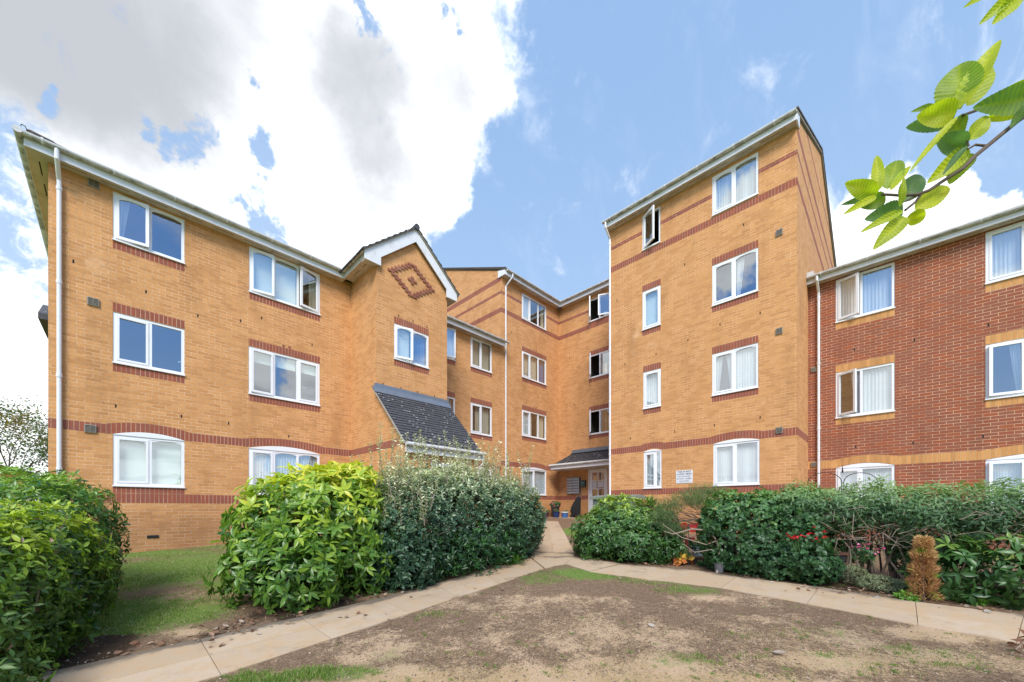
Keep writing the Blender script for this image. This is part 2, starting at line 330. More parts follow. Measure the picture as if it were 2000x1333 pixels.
class MB:
    """mesh builder: verts, faces, material slots, UVs"""
    def __init__(s): s.v = []; s.f = []; s.m = []; s.uv = []; s.mats = []
    def slot(s, m):
        if m not in s.mats: s.mats.append(m)
        return s.mats.index(m)
    def face(s, pts, m, uv=None):
        i = len(s.v); s.v += [tuple(p) for p in pts]; s.f.append(tuple(range(i, i + len(pts)))); s.m.append(s.slot(m)); s.uv.append(uv or [(0, 0)] * len(pts))
    def box(s, x0, x1, y0, y1, z0, z1, m, T=None):
        P = [Vector(p) for p in ((x0, y0, z0), (x1, y0, z0), (x1, y1, z0), (x0, y1, z0), (x0, y0, z1), (x1, y0, z1), (x1, y1, z1), (x0, y1, z1))]
        if T is not None: P = [T @ p for p in P]
        for q in ((0, 3, 2, 1), (4, 5, 6, 7), (0, 1, 5, 4), (1, 2, 6, 5), (2, 3, 7, 6), (3, 0, 4, 7)):
            s.face([P[k] for k in q], m, [(0, 0), (1, 0), (1, 1), (0, 1)])
    def prism(s, poly, vec, m):
        """closed polygon (3D points) extruded along vec"""
        n = len(poly); a = [Vector(p) for p in poly]; b = [p + Vector(vec) for p in a]
        s.face(list(reversed(a)), m); s.face(b, m)
        for i in range(n): j = (i + 1) % n; s.face([a[i], a[j], b[j], b[i]], m)
    def tube(s, pts, r, m, n=8, caps=True):
        pts = [Vector(p) for p in pts]; rs = r if isinstance(r, (list, tuple)) else [r] * len(pts)
        base = len(s.v); rings = []
        up = Vector((0, 0, 1)); u = None
        for i, p in enumerate(pts):
            d = (pts[min(i + 1, len(pts) - 1)] - pts[max(i - 1, 0)])
            if d.length < 1e-9: d = Vector((0, 0, 1))
            d.normalize()
            if u is None: u = d.orthogonal().normalized()
            u = (u - d * u.dot(d)); u = u.normalized() if u.length > 1e-6 else d.orthogonal().normalized()
            w = d.cross(u); ring = []
            for k in range(n):
                a = 2 * math.pi * k / n; s.v.append(tuple(p + (u * math.cos(a) + w * math.sin(a)) * rs[i])); ring.append(len(s.v) - 1)
            rings.append(ring)
        sl = s.slot(m)
        for i in range(len(rings) - 1):
            for k in range(n):
                s.f.append((rings[i][k], rings[i][(k + 1) % n], rings[i + 1][(k + 1) % n], rings[i + 1][k])); s.m.append(sl); s.uv.append([(0, 0)] * 4)
        if caps:
            s.f.append(tuple(reversed(rings[0]))); s.m.append(sl); s.uv.append([(0, 0)] * n)
            s.f.append(tuple(rings[-1])); s.m.append(sl); s.uv.append([(0, 0)] * n)
    def lathe(s, prof, m, c=(0, 0, 0), n=20):
        rings = []
        for r, z in prof:
            ring = []
            for k in range(n):
                a = 2 * math.pi * k / n; s.v.append((c[0] + r * math.cos(a), c[1] + r * math.sin(a), c[2] + z)); ring.append(len(s.v) - 1)
            rings.append(ring)
        sl = s.slot(m)
        for i in range(len(rings) - 1):
            for k in range(n):
                s.f.append((rings[i][k], rings[i][(k + 1) % n], rings[i + 1][(k + 1) % n], rings[i + 1][k])); s.m.append(sl); s.uv.append([(0, 0)] * 4)
    def build(s, name, parent=None, mw=None, bevel=0, smooth=False):
        me = bpy.data.meshes.new(name); me.from_pydata(s.v, [], s.f)
        for m in s.mats: me.materials.append(m)
        me.polygons.foreach_set('material_index', s.m)
        uvl = me.uv_layers.new(name='UVMap'); flat = [c for u in s.uv for p in u for c in p]; uvl.data.foreach_set('uv', flat)
        if smooth: me.polygons.foreach_set('use_smooth', [True] * len(s.f))
        me.update()
        o = bpy.data.objects.new(name, me); link(o, parent, mw)
        if bevel:
            b = o.modifiers.new('bevel', 'BEVEL'); b.width = bevel; b.segments = 2; b.limit_method = 'ANGLE'
            wd = o.modifiers.new('weld', 'WELD'); wd.merge_threshold = 1e-5
            o.modifiers.move(1, 0)
        return o
def attr_mesh(name, V, F, tint, m, parent=None, smooth=False):
    """numpy mesh: V (n,3), F (m,k) all quads or triangles, tint per vertex"""
    me = bpy.data.meshes.new(name); V = np.asarray(V, np.float32); F = np.asarray(F, np.int32); k = F.shape[1]
    me.vertices.add(len(V)); me.vertices.foreach_set('co', V.ravel()); me.loops.add(F.size); me.loops.foreach_set('vertex_index', F.ravel())
    me.polygons.add(len(F)); me.polygons.foreach_set('loop_start', np.arange(0, F.size, k, dtype=np.int32))
    me.polygons.foreach_set('loop_total', np.full(len(F), k, np.int32))
    me.polygons.foreach_set('use_smooth', np.full(len(F), bool(smooth)))
    a = me.attributes.new('tint', 'FLOAT', 'POINT'); a.data.foreach_set('value', np.asarray(tint, np.float32))
    me.materials.append(m); me.update(calc_edges=True)
    o = bpy.data.objects.new(name, me); link(o, parent); return o

# ---------------------------------------------------------------- ground form
def gz(x, y):
    Y = CF.x * x + CF.y * y
    t = min(max(Y, -2.0), 18.0)
    return -1.45 + 0.057 * t
def gzn(x, y): return -1.45 + 0.057 * np.clip(CF.x * x + CF.y * y, -2, 18)
def spot(px, py):
    """a place on the sloping lawn, measured on the photograph"""
    Y = 1.45 * FPX / (py - HOR + .057 * FPX); X = (px - 1000) / FPX * Y
    x, y = xy(X, Y); return Vector((x, y, gz(x, y)))
def far(px, py, Y):
    x, y = xy((px - 1000) / FPX * Y, Y); return Vector((x, y, (HOR - py) / FPX * Y))

# ---------------------------------------------------------------- building kit
class Frame:
    """kind 'A': wall along +x facing -y at y=c ; kind 'B': wall along -y facing -x at x=c.  local (s, inward, z)"""
    def __init__(s, kind, c): s.k = kind; s.c = c; s.M = Matrix.Translation((0, c, 0)) if kind == 'A' else Matrix.Translation((c, 0, 0)) @ Matrix.Rotation(R(-90), 4, 'Z')
    def p(s, u, n, z): return s.M @ Vector((u, n, z))

REV = .10
def wall(parent, fr, s0, s1, z0, z1, main, openings=(), bands=(), cuts=(), name='wall', slits=()):
    """rectangular wall cut into cells; bands = (s0,s1,z0,z1,material,'S' soldier/'C' course); openings = (s0,s1,z0,z1)"""
    ss = {s0, s1}; zs = {z0, z1}
    allr = [o[:4] for o in openings] + [b[:4] for b in bands] + [(a, a + .028, b, b + .075) for a, b in slits]
    for a, b, c, d in allr:
        for q in (a, b):
            if s0 < q < s1: ss.add(q)
        for q in (c, d):
            if z0 < q < z1: zs.add(q)
    ss = sorted(ss); zs = sorted(zs); mb = MB()
    def inside(r, u, v): return r[0] - 1e-6 <= u <= r[1] + 1e-6 and r[2] - 1e-6 <= v <= r[3] + 1e-6
    for i in range(len(ss) - 1):
        if ss[i + 1] - ss[i] < 1e-5: continue
        for j in range(len(zs) - 1):
            if zs[j + 1] - zs[j] < 1e-5: continue
            u = (ss[i] + ss[i + 1]) / 2; v = (zs[j] + zs[j + 1]) / 2
            if any(inside(o, u, v) for o in openings): continue
            m = main; b = None
            for bb in bands:
                if inside(bb, u, v): b = bb
            if any(inside((a, a + .028, c, c + .075), u, v) for a, c in slits): m = DK; b = None
            elif b: m = b[4]
            P = [(ss[i], 0, zs[j]), (ss[i + 1], 0, zs[j]), (ss[i + 1], 0, zs[j + 1]), (ss[i], 0, zs[j + 1])]
            if b and b[5] == 'S': uv = [((q[2] - b[2]) * .225 / (b[3] - b[2]) + .0, q[0]) for q in P]
            elif b: uv = [(q[0], q[2] - b[2]) for q in P]
            else: uv = [(q[0], q[2]) for q in P]
            if cuts:
                P2, uv2 = clip(P, uv, cuts)
                if len(P2) < 3: continue
                P, uv = P2, uv2
            mb.face(P, m, uv)
    for a, b, c, d in [o[:4] for o in openings]:
        for q in ([(a, 0, c), (a, REV, c), (a, REV, d), (a, 0, d)], [(b, 0, c), (b, 0, d), (b, REV, d), (b, REV, c)], [(a, 0, d), (a, REV, d), (b, REV, d), (b, 0, d)], [(a, 0, c), (b, 0, c), (b, REV, c), (a, REV, c)]):
            mb.face(q, main, [(p[1] + p[0], p[2]) for p in q])
    return mb, name
def clip(P, uv, cuts):
    P = [Vector(p) for p in P]; uv = [Vector(u) for u in uv]
    for (px, pz), (nx, nz) in cuts:
        d = [(p.x - px) * nx + (p.z - pz) * nz for p in P]; Q = []; U = []
        for i in range(len(P)):
            j = (i + 1) % len(P)
            if d[i] <= 0: Q.append(P[i]); U.append(uv[i])
            if (d[i] < 0) != (d[j] < 0) and abs(d[i] - d[j]) > 1e-9:
                t = d[i] / (d[i] - d[j])
                if 0 < t < 1: Q.append(P[i].lerp(P[j], t)); U.append(uv[i].lerp(uv[j], t))
        P, uv = Q, U
        if len(P) < 3: return [], []
    return P, [tuple(u) for u in uv]
def gable(sl, sr, ze, sp, zp):
    """clipping lines for a gable: left eave, right eave height, peak"""
    n1 = Vector((-(zp - ze), sp - sl)).normalized(); n2 = Vector(((zp - ze), sr - sp)).normalized()
    return [((sl, ze), (n1.x, n1.y)), ((sr, ze), (n2.x, n2.y))]

def arch_band(mb, s0, s1, z, rise, m, ext=.12, h=.20, proud=.003):
    """soldier bricks following a flat arch, joined to the level band on both sides"""
    n = 24; a, b = s0 - ext, s1 + ext
    def zc(s):
        if s <= s0 or s >= s1:
            e = (s0 - s) if s < s0 else (s - s1); return z - .0 + 0 * e
        t = (s - s0) / (s1 - s0) * 2 - 1; return z + rise * (1 - t * t)
    for i in range(n):
        u0 = a + (b - a) * i / n; u1 = a + (b - a) * (i + 1) / n
        def top(s):
            t = (s - a) / (b - a) * 2 - 1; return z + h + rise * (1 - t * t) ** .9 if abs(t) < 1 else z + h
        mb.face([(u0, -proud, zc(u0)), (u1, -proud, zc(u1)), (u1, -proud, top(u1)), (u0, -proud, top(u0))], m, [(0, u0), (0, u1), (.22, u1), (.22, u0)])
        mb.face([(u0, -proud, zc(u0)), (u0, .06, zc(u0)), (u1, .06, zc(u1)), (u1, -proud, zc(u1))], m, [(0, u0), (.06, u0), (.06, u1), (0, u1)])

def bar(mb, x0, x1, z0, z1, y0, y1, m=None): mb.box(x0, x1, y0, y1, z0, z1, m or UPVC)

def curtain_mesh(x0, x1, z0, z1, y, m, waves=9, amp=.02, taper=0):
    mb = MB(); n = 28
    for i in range(n):
        r = []
        for k in (i, i + 1):
            t = k / n; yy = y + amp * math.sin(t * waves * 6.283) + .4 * amp * math.sin(t * waves * 2.3 * 6.283 + 1)
            r.append((t, yy))
        (t0, ya), (t1, yb) = r
        def X(t, zf): return x0 + (x1 - x0) * t * (1 - (taper if taper > 0 else 0) * zf) + (abs(taper) * zf * (x1 - x0) * (1 - t) if taper < 0 else 0)
        mb.face([(X(t0, 1), ya, z0), (X(t1, 1), yb, z0), (X(t1, 0), yb, z1), (X(t0, 0), ya, z1)], m, [(t0 * 3, 0), (t1 * 3, 0), (t1 * 3, 2), (t0 * 3, 2)])
    return mb

def window(bld, fr, s0, s1, z0, z1, fr_w, open_=None, curtains=(), arch=0, rounded=False, sill=True):
    """uPVC window. fr_w: pane boundaries as fractions; open_: {pane: (side, degrees)}; curtains: per pane key"""
    W = s1 - s0; H = z1 - z0; mb = MB(); F = .055; y0, y1 = .012, .075; open_ = open_ or {}
    bar(mb, 0, F, 0, H, y0, y1); bar(mb, W - F, W, 0, H, y0, y1); bar(mb, F, W - F, 0, F, y0, y1); bar(mb, F, W - F, H - F, H, y0, y1)
    xs = [0] + [W * f for f in fr_w] + [W]; mu = .028
    for x in xs[1:-1]: bar(mb, x - mu, x + mu, F, H - F, y0 + .003, y1 - .002)
    if arch:
        n = 16
        for i in range(n):
            a = W * i / n; b = W * (i + 1) / n
            za = H + arch * (1 - (2 * a / W - 1) ** 2); zb = H + arch * (1 - (2 * b / W - 1) ** 2)
            mb.prism([(a, -.006, H - .004), (b, -.006, H - .004), (b, -.006, zb + .004), (a, -.006, za + .004)], (0, .03, 0), UPVC)
    if sill: bar(mb, -.012, W + .012, -.028, -.001, -.035, .07)
    mw = fr.M @ Matrix.Translation((s0, 0, z0))
    w = mb.build('window', bld, mw, bevel=.004)
    for i in range(len(xs) - 1):
        a = xs[i] + (F if i == 0 else mu); b = xs[i + 1] - (F if i == len(xs) - 2 else mu)
        op = open_.get(i); pw = b - a; ph = H - 2 * F; sf = .045
        sb = MB()
        S0, S1, Z0, Z1 = 0, pw, 0, ph
        e = .012 if op else 0
        def corner(mb_, x0, x1, zt, yy):
            if not rounded: return
            n = 10; r = .042
            for k in range(n):
                u0 = k / n; u1 = (k + 1) / n; d0 = r * (2 * u0 - 1) ** 2 + .002; d1 = r * (2 * u1 - 1) ** 2 + .002
                mb_.prism([(x0 + (x1 - x0) * u0, yy, zt - d0), (x0 + (x1 - x0) * u1, yy, zt - d1), (x0 + (x1 - x0) * u1, yy, zt + .002), (x0 + (x1 - x0) * u0, yy, zt + .002)], (0, .012, 0), UPVC)
        if op and op[1] != 0:
            for q in ((-e, sf, -e, ph + e), (pw - sf, pw + e, -e, ph + e), (sf, pw - sf, -e, sf), (sf, pw - sf, ph - sf, ph + e)): bar(sb, q[0], q[1], q[2], q[3], -.02, .03)
            sb.face([(sf, .006, sf), (pw - sf, .006, sf), (pw - sf, .006, ph - sf), (sf, .006, ph - sf)], GLASS)
            corner(sb, sf, pw - sf, ph - sf, -.012)
            side, ang = op
            if side == 'L': M = Matrix.Translation((a, y0, F)) @ Matrix.Rotation(R(-ang), 4, 'Z')
            elif side == 'R': M = Matrix.Translation((b, y0, F)) @ Matrix.Rotation(R(ang), 4, 'Z') @ Matrix.Translation((-pw, 0, 0))
            else: M = Matrix.Translation((a, y0, F + ph)) @ Matrix.Rotation(R(ang), 4, 'X').inverted() @ Matrix.Translation((0, 0, -ph))
            so = sb.build('sash', w, mw @ M, bevel=.003)
        else:
            if op is not None or len(xs) > 2 and i == 0:
                for q in ((0, sf, 0, ph), (pw - sf, pw, 0, ph), (sf, pw - sf, 0, sf), (sf, pw - sf, ph - sf, ph)): bar(sb, q[0], q[1], q[2], q[3], -.010, .03)
                so = sb.build('sash', w, mw @ Matrix.Translation((a, y0, F)), bevel=.003); g = sf
            else: g = 0
            gb = MB(); gb.face([(g, 0, g), (pw - g, 0, g), (pw - g, 0, ph - g), (g, 0, ph - g)], GLASS); corner(gb, g, pw - g, ph - g, -.02)
            gb.build('pane', w, mw @ Matrix.Translation((a, y0 + .028, F)))
        for c in (curtains[i] if i < len(curtains) else ''):
            x0_, x1_ = a, b
            if c == 'n': cm = curtain_mesh(x0_ - .02, x1_ + .02, F * .6, H - F, .105, NET, 8, .014)
            elif c == 'N': cm = curtain_mesh(x0_ - .02, x1_ + .02, F * .6, H - F, .105, NET, 13, .02)
            elif c == 'l': cm = curtain_mesh(x0_, x0_ + pw * .42, F * .6, H - F, .105, NET, 4, .02, .55)
            elif c == 'r': cm = curtain_mesh(x1_ - pw * .42, x1_, F * .6, H - F, .105, NET, 4, .02, -.55)
            elif c == 'L': cm = curtain_mesh(x0_, x0_ + pw * .40, F * .6, H - F, .15, DRAPE, 4, .02)
            elif c == 'D': cm = curtain_mesh(x1_ - pw * .40, x1_, F * .6, H - F, .15, DRAPE, 4, .02)
            elif c == 'u': cm = curtain_mesh(x1_ - pw * .75, x1_, F * .6, H - F, .15, BLUEC, 4, .02)
            elif c == 't': cm = MB(); cm.box(x0_, x1_, .125, .13, H - F - .24 * H, H - F, BLIND)
            elif c == 'f': cm = MB(); cm.box(x0_, x1_, .125, .13, F * .5, H - F, BLIND)
            elif c == 'v': cm = curtain_mesh(x0_, x1_, F * .6, H - F, .16, DRAPE, 6, .03)
            cm.build('curtain', w, mw)
    # the shallow room seen behind the glass
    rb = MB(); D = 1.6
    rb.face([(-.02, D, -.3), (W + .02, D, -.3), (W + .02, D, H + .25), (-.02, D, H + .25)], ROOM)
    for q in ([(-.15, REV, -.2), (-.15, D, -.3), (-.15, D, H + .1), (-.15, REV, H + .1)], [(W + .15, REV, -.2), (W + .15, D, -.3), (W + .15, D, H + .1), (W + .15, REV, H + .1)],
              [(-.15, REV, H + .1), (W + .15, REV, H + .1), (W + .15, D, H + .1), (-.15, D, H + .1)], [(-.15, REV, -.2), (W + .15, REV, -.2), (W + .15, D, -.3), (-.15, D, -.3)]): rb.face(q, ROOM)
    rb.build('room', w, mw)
    return w

def eave(bld, fr, s0, s1, over, zs, ends=(0, 0), miter=(0, 0), fh=.18, slots=True, gs=None):
    """soffit, fascia and gutter along a wall. ends: extra fascia length; zs: soffit underside; gs: gutter extent"""
    mw = fr.M
    a, b = s0 - ends[0], s1 + ends[1]
    mb = MB(); mb.box(a, b, -over + .012, .02, zs, zs + .012, SOF)
    if slots:
        x = a + .35
        while x < b - .5:
            mb.box(x, x + .42, -over * .55, -over * .55 + .012, zs - .0015, zs + .001, DK); x += .62
    mb.build('soffit', bld, mw)
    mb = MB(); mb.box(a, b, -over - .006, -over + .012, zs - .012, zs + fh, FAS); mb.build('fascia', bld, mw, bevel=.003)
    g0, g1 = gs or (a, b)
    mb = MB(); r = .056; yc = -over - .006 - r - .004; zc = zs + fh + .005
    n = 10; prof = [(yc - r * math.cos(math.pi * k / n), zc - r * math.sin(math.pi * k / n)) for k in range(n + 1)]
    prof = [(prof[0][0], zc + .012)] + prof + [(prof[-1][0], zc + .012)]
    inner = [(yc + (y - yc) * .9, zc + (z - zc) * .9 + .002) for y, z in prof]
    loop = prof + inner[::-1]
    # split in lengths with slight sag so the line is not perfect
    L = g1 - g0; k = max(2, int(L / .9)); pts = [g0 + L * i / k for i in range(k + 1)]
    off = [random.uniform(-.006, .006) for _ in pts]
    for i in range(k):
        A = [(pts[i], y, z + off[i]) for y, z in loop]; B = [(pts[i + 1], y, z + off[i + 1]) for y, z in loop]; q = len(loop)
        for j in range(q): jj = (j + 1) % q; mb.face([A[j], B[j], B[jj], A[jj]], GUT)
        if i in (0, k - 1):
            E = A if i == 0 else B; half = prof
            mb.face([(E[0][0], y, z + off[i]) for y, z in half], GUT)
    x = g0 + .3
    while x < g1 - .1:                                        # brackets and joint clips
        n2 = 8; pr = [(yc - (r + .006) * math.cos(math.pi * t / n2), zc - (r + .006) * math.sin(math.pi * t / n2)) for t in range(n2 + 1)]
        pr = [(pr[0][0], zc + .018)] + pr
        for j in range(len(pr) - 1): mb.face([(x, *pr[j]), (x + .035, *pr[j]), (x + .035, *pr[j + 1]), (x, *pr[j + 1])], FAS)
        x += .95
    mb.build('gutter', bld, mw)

def downpipe(bld, pts, r=.034):
    mb = MB(); mb.tube(pts, r, PIPE, 12)
    for a, b in zip(pts[:-1], pts[1:]):
        a, b = Vector(a), Vector(b)
        if abs(a.z - b.z) > 1.5:
            n = int(abs(a.z - b.z) / 1.9)
            for i in range(n + 1):
                z = max(a.z, b.z) - .12 - i * 1.85
                if z > min(a.z, b.z) + .1: mb.tube([(a.x, a.y, z), (a.x, a.y, z - .07)], r + .008, PIPE, 12); 
    return mb.build('downpipe', bld, smooth=False)

def vent(bld, fr, s, z, w=.17, h=.16):
    mb = MB(); mb.box(s, s + w, -.03, .01, z, z + h, GRILL); mb.box(s + .015, s + w / 2 - .005, -.034, -.028, z + .015, z + h - .015, DK); mb.box(s + w / 2 + .005, s + w - .015, -.034, -.028, z + .015, z + h - .015, DK)
    for i in range(5): mb.box(s + .013, s + w - .013, -.040, -.033, z + .02 + i * (h - .04) / 5, z + .028 + i * (h - .04) / 5, GRILL)
    mb.build('vent', bld, fr.M)

def tiled(mb, p0, p1, p2, p3, m, rows, th=.022, cols=0):
    """stepped rows of tiles; p0,p1 = eave left/right, p3,p2 = ridge left/right"""
    p0, p1, p2, p3 = map(Vector, (p0, p1, p2, p3)); nrm = (p1 - p0).cross(p3 - p0).normalized()
    for i in range(rows):
        a = i / rows; b = (i + 1) / rows + .012
        A, B = p0.lerp(p3, a), p1.lerp(p2, a); D, Cc = p0.lerp(p3, min(b, 1)), p1.lerp(p2, min(b, 1))
        k = cols or max(1, int((B - A).length / .17)); 
        for j in range(k):
            sh = (.5 / k if i % 2 else 0); u0 = min(max(j / k + (sh if j else 0), 0), 1); u1 = min(max((j + 1) / k + (sh if j < k - 1 else 0), 0), 1)
            lift = th + random.uniform(-.004, .006)
            q = [A.lerp(B, u0) + nrm * lift, A.lerp(B, u1) + nrm * (lift + random.uniform(-.002, .002)), D.lerp(Cc, u1) + nrm * .002, D.lerp(Cc, u0) + nrm * .002]
            mb.face(q, m); mb.face([A.lerp(B, u0) - nrm * .002, A.lerp(B, u1) - nrm * .002, q[1], q[0]], m)
            if j in (0, k - 1):
                e = q[0] if j == 0 else q[1]; f_ = q[3] if j == 0 else q[2]; mb.face([e, e - nrm * (lift + .005), f_ - nrm * .01, f_], m)
    mb.face([p0 - nrm * .004, p3 - nrm * .004, p2 - nrm * .004, p1 - nrm * .004], m)

def lint(s0, s1, z, h=.20, m=RS): return (s0, s1, z, z + h, m, 'S')

# ================================================================ LEFT BUILDING: three storeys with a gabled porch bay
YL = 11.83
LB = empty('apartment_block', (5, 15, gz(5, 12)), 'three storey yellow brick flats with a gabled bay and slate porch roof', 'apartment building', 'blocks of flats around the courtyard')
FL = Frame('A', YL)
SO = 6.78
XI = 5.02                                     # where the bay starts
XB0, XB1, YBAY = 5.02, 7.39, 10.163
wins = []
lv = [(.49, 1.57), (3.11, 4.18), (5.72, 6.74)]
openL = [(-.05, 1.12, *lv[0]), (-.05, 1.12, *lv[1]), (-.05, 1.12, *lv[2]), (2.385, 4.12, .37, 1.545), (2.385, 4.12, 2.96, 4.17), (2.395, 4.13, 5.585, 6.76)]
openR = [(8.33, 8.975, 2.96, 4.16), (8.33, 8.975, 5.575, 6.74), (9.73, 10.86, .37, 1.52), (9.73, 10.86, 2.96, 4.155), (9.73, 10.86, 5.57, 6.74)]
bandsL = []
for s0, s1, z0, z1 in openL[:3] + openL[4:] + openR:
    if z1 < 6 and z0 > 2: bandsL.append(lint(s0, s1, z1 + .003))
    if z0 > 2: bandsL.append(lint(s0, s1, z0 - .20))
bandsL += [(-.935, 11.395, 1.573, 1.775, RS, 'S'), (-.935, 11.395, .11, .325, RS, 'S'), (-.05, 1.12, .325, .488, RS, 'S'), (2.385, 4.12, .325, .368, RS, 'S')]
for a0_, a1_ in ((-.05, 1.12), (2.385, 4.12), (9.73, 10.86)): bandsL.append((a0_ - .12, a1_ + .12, 1.573, 1.775, YB, 'C'))
bandsL += [(3.15, 3.225, 4.373, 4.45, RS, 'C'), (3.3, 3.375, 4.373, 4.45, RS, 'C')]
slL = [(-.62, 4.95), (.45, 4.76), (1.35, 4.55), (2.66, 4.95), (3.9, 4.62), (-.02, 2.14), (1.05, 2.1), (1.95, 2.08), (3.3, 1.93), (10.1, 2.1), (9.1, 4.9), (2.2, 4.72)]
mb, _ = wall(LB, FL, -.935, 11.395, -1.5, SO + .1, YB, openL + openR, bandsL, slits=slL)
for a0_, a1_ in ((-.05, 1.12), (2.385, 4.12), (9.73, 10.86)): arch_band(mb, a0_, a1_, 1.573, .10, RS)
mb.build('wall', LB, FL.M)
# return wall at the far left and back walls
mb = MB()
for q in ([(-.935, YL, -1.6), (-.935, 24, -1.6), (-.935, 24, SO + .1), (-.935, YL, SO + .1)], [(-.935, 24, -1.6), (11.395, 24, -1.6), (11.395, 24, SO + .1), (-.935, 24, SO + .1)]):
    mb.face(list(reversed(q)), YB, [(p[0] + p[1], p[2]) for p in reversed(q)])
mb.box(-1.5, -.935, 20.9, 22.9, -1.6, 6.5, YB)
mb.build('wall', LB)
mb = MB(); mb.prism([(-1.85, 20.6, 6.62), (-1.85, 21.9, 7.35), (-1.85, 23.2, 6.62), (-1.85, 23.2, 6.52), (-1.85, 20.6, 6.42)], (.95, 0, 0), TILE); mb.build('roof', LB)
C2 = dict
window(LB, FL, *openL[0], [.5], curtains=('f', 'f'), arch=.10, rounded=True)
window(LB, FL, *openL[1], [.5], open_={0: ('L', 0)}, curtains=('', ''), rounded=False)
window(LB, FL, *openL[2], [.5], open_={0: ('L', 9)}, curtains=('l', ''), rounded=True)
window(LB, FL, *openL[3], [.333, .667], curtains=('n', 'n', 'n'), arch=.12, rounded=True)
window(LB, FL, *openL[4], [.333, .667], open_={0: ('R', 5), 2: ('R', 0)}, curtains=('t', 't', 't'))
window(LB, FL, *openL[5], [.333, .667], open_={0: ('L', 9), 2: ('R', 12)}, curtains=('f', 'f', 'D'), rounded=True)
window(LB, FL, *openR[0], [], curtains=('v',))
window(LB, FL, *openR[1], [], open_={0: ('L', 12)}, curtains=('n',))
window(LB, FL, *openR[2], [.5], curtains=('n', 'n'), arch=.10)
window(LB, FL, *openR[3], [.5], curtains=('LD', 'v'))
window(LB, FL, *openR[4], [.5], curtains=('v', 'v'))
for s, z in ((-.41, 6.635), (-.42, 4.19), (-.46, 1.56)): vent(LB, FL, s, z)
mb = MB(); mb.box(.478, .672, -.012, .005, -.672, -.605, DK); mb.build('air_brick', LB, FL.M)
OV = .26
eave(LB, FL, -.935, XI, OV, SO, ends=(OV, -OV + .0), gs=(-.935 - OV - .1, XI - OV - .055))
eave(LB, FL, XB1, 11.395, OV, SO - .02, ends=(0, -.0), gs=(XB1, 11.52))
FS = Frame('B', -.935)                         # left end eave, running away from the viewer
mb = MB(); mb.box(-.935 - OV, -.94, YL - OV, 24, SO + .0005, SO + .0125, SOF)
for k in range(12): mb.box(-.935 - OV * .5, -.935 - OV * .5 + .02, YL + .1 + k * .75, YL + .55 + k * .75, SO - .001, SO + .001, DK)
mb.build('soffit', LB)
mb = MB(); mb.box(-.935 - OV - .012, -.935 - OV, YL - OV - .006, 24, SO - .012, SO + .18, FAS); mb.build('fascia', LB)
mb = MB(); mb.tube([(-.935 - OV - .075, YL - OV - .12, SO + .175), (-.935 - OV - .075, 24, SO + .175)], .06, GUT, 12)
for k in range(10): mb.tube([(-.935 - OV - .075, YL + k * 1.1, SO + .175), (-.935 - OV - .075, YL + .04 + k * 1.1, SO + .175)], .068, FAS, 12)
mb.build('gutter', LB)
# main roof: hipped at the left end
e0, eY, rz = SO + .2, YL - OV - .03, SO + .2 + 5.5 * .45
mb = MB()
tiled(mb, (-.935 - OV - .03, eY, e0), (11.39, eY, e0), (11.39, eY + 5.5, rz), (4.3, eY + 5.5, rz), BTILE, 18, .025, 60)
tiled(mb, (-.935 - OV - .03, 24.3, e0), (-.935 - OV - .03, eY, e0), (4.3, eY + 5.5, rz), (4.3, eY + 6.5, rz), BTILE, 18, .025, 40)
mb.face([(11.39, eY + 5.5, rz), (11.39, 24.3, e0), (-1.2, 24.3, e0), (4.3, eY + 6.5, rz), (4.3, eY + 5.5, rz)], BTILE)
mb.build('roof', LB)
mb = MB(); hp = []
for k in range(6):
    t = .01 + k * .045; p = Vector((-.935 - OV, eY, e0 + .02)).lerp(Vector((4.3, eY + 5.5, rz)), t); hp.append(p)
for a, b in zip(hp[:-1], hp[1:]): mb.tube([a, a.lerp(b, 1.05)], [.085, .10], BTILE, 10)
mb.tube([hp[0] + Vector((-.0, 0, .02)), hp[0] + Vector((-.03, -.02, .06)), hp[0] + Vector((-.05, -.03, .10)), hp[0] + Vector((-.09, -.05, .10)), hp[0] + Vector((-.10, -.05, .065))], .007, DK, 6)
mb.build('hip_tiles', LB)
downpipe(LB, [(-.80, YL - OV - .07, SO + .17), (-.80, YL - OV - .07, SO - .04), (-.79, YL - .05, SO - .30), (-.79, YL - .05, gz(-.8, YL) - .02)], .036)

# the bay
FBs = Frame('B', XB0); FBf = Frame('A', YBAY)
PB = 8.62                                      # porch front
# bay side (facing -x) continues as the porch side, cut by the porch slope
bb = [(-YL, -PB, 1.573, 1.775, RS, 'S'), (-YL, -PB, .11, .325, RS, 'S')]
mb, _ = wall(LB, FBs, -YL, -YBAY, -1.5, SO + .1, YB, bands=bb)
mb.build('wall', LB, FBs.M)
nrm = Vector((1.63, 1.58)).normalized()
mb, _ = wall(LB, FBs, -YBAY, -PB, -1.5, 3.4, YB, bands=bb, cuts=[((-YBAY, 3.22), (nrm.x, nrm.y))])
mb.build('wall', LB, FBs.M)
pk = 6.2
wB = (5.55, 6.708, 4.275, 5.28)
gcut = gable(XB0 - .28, XB1 + .28, 6.72, pk, 8.05)
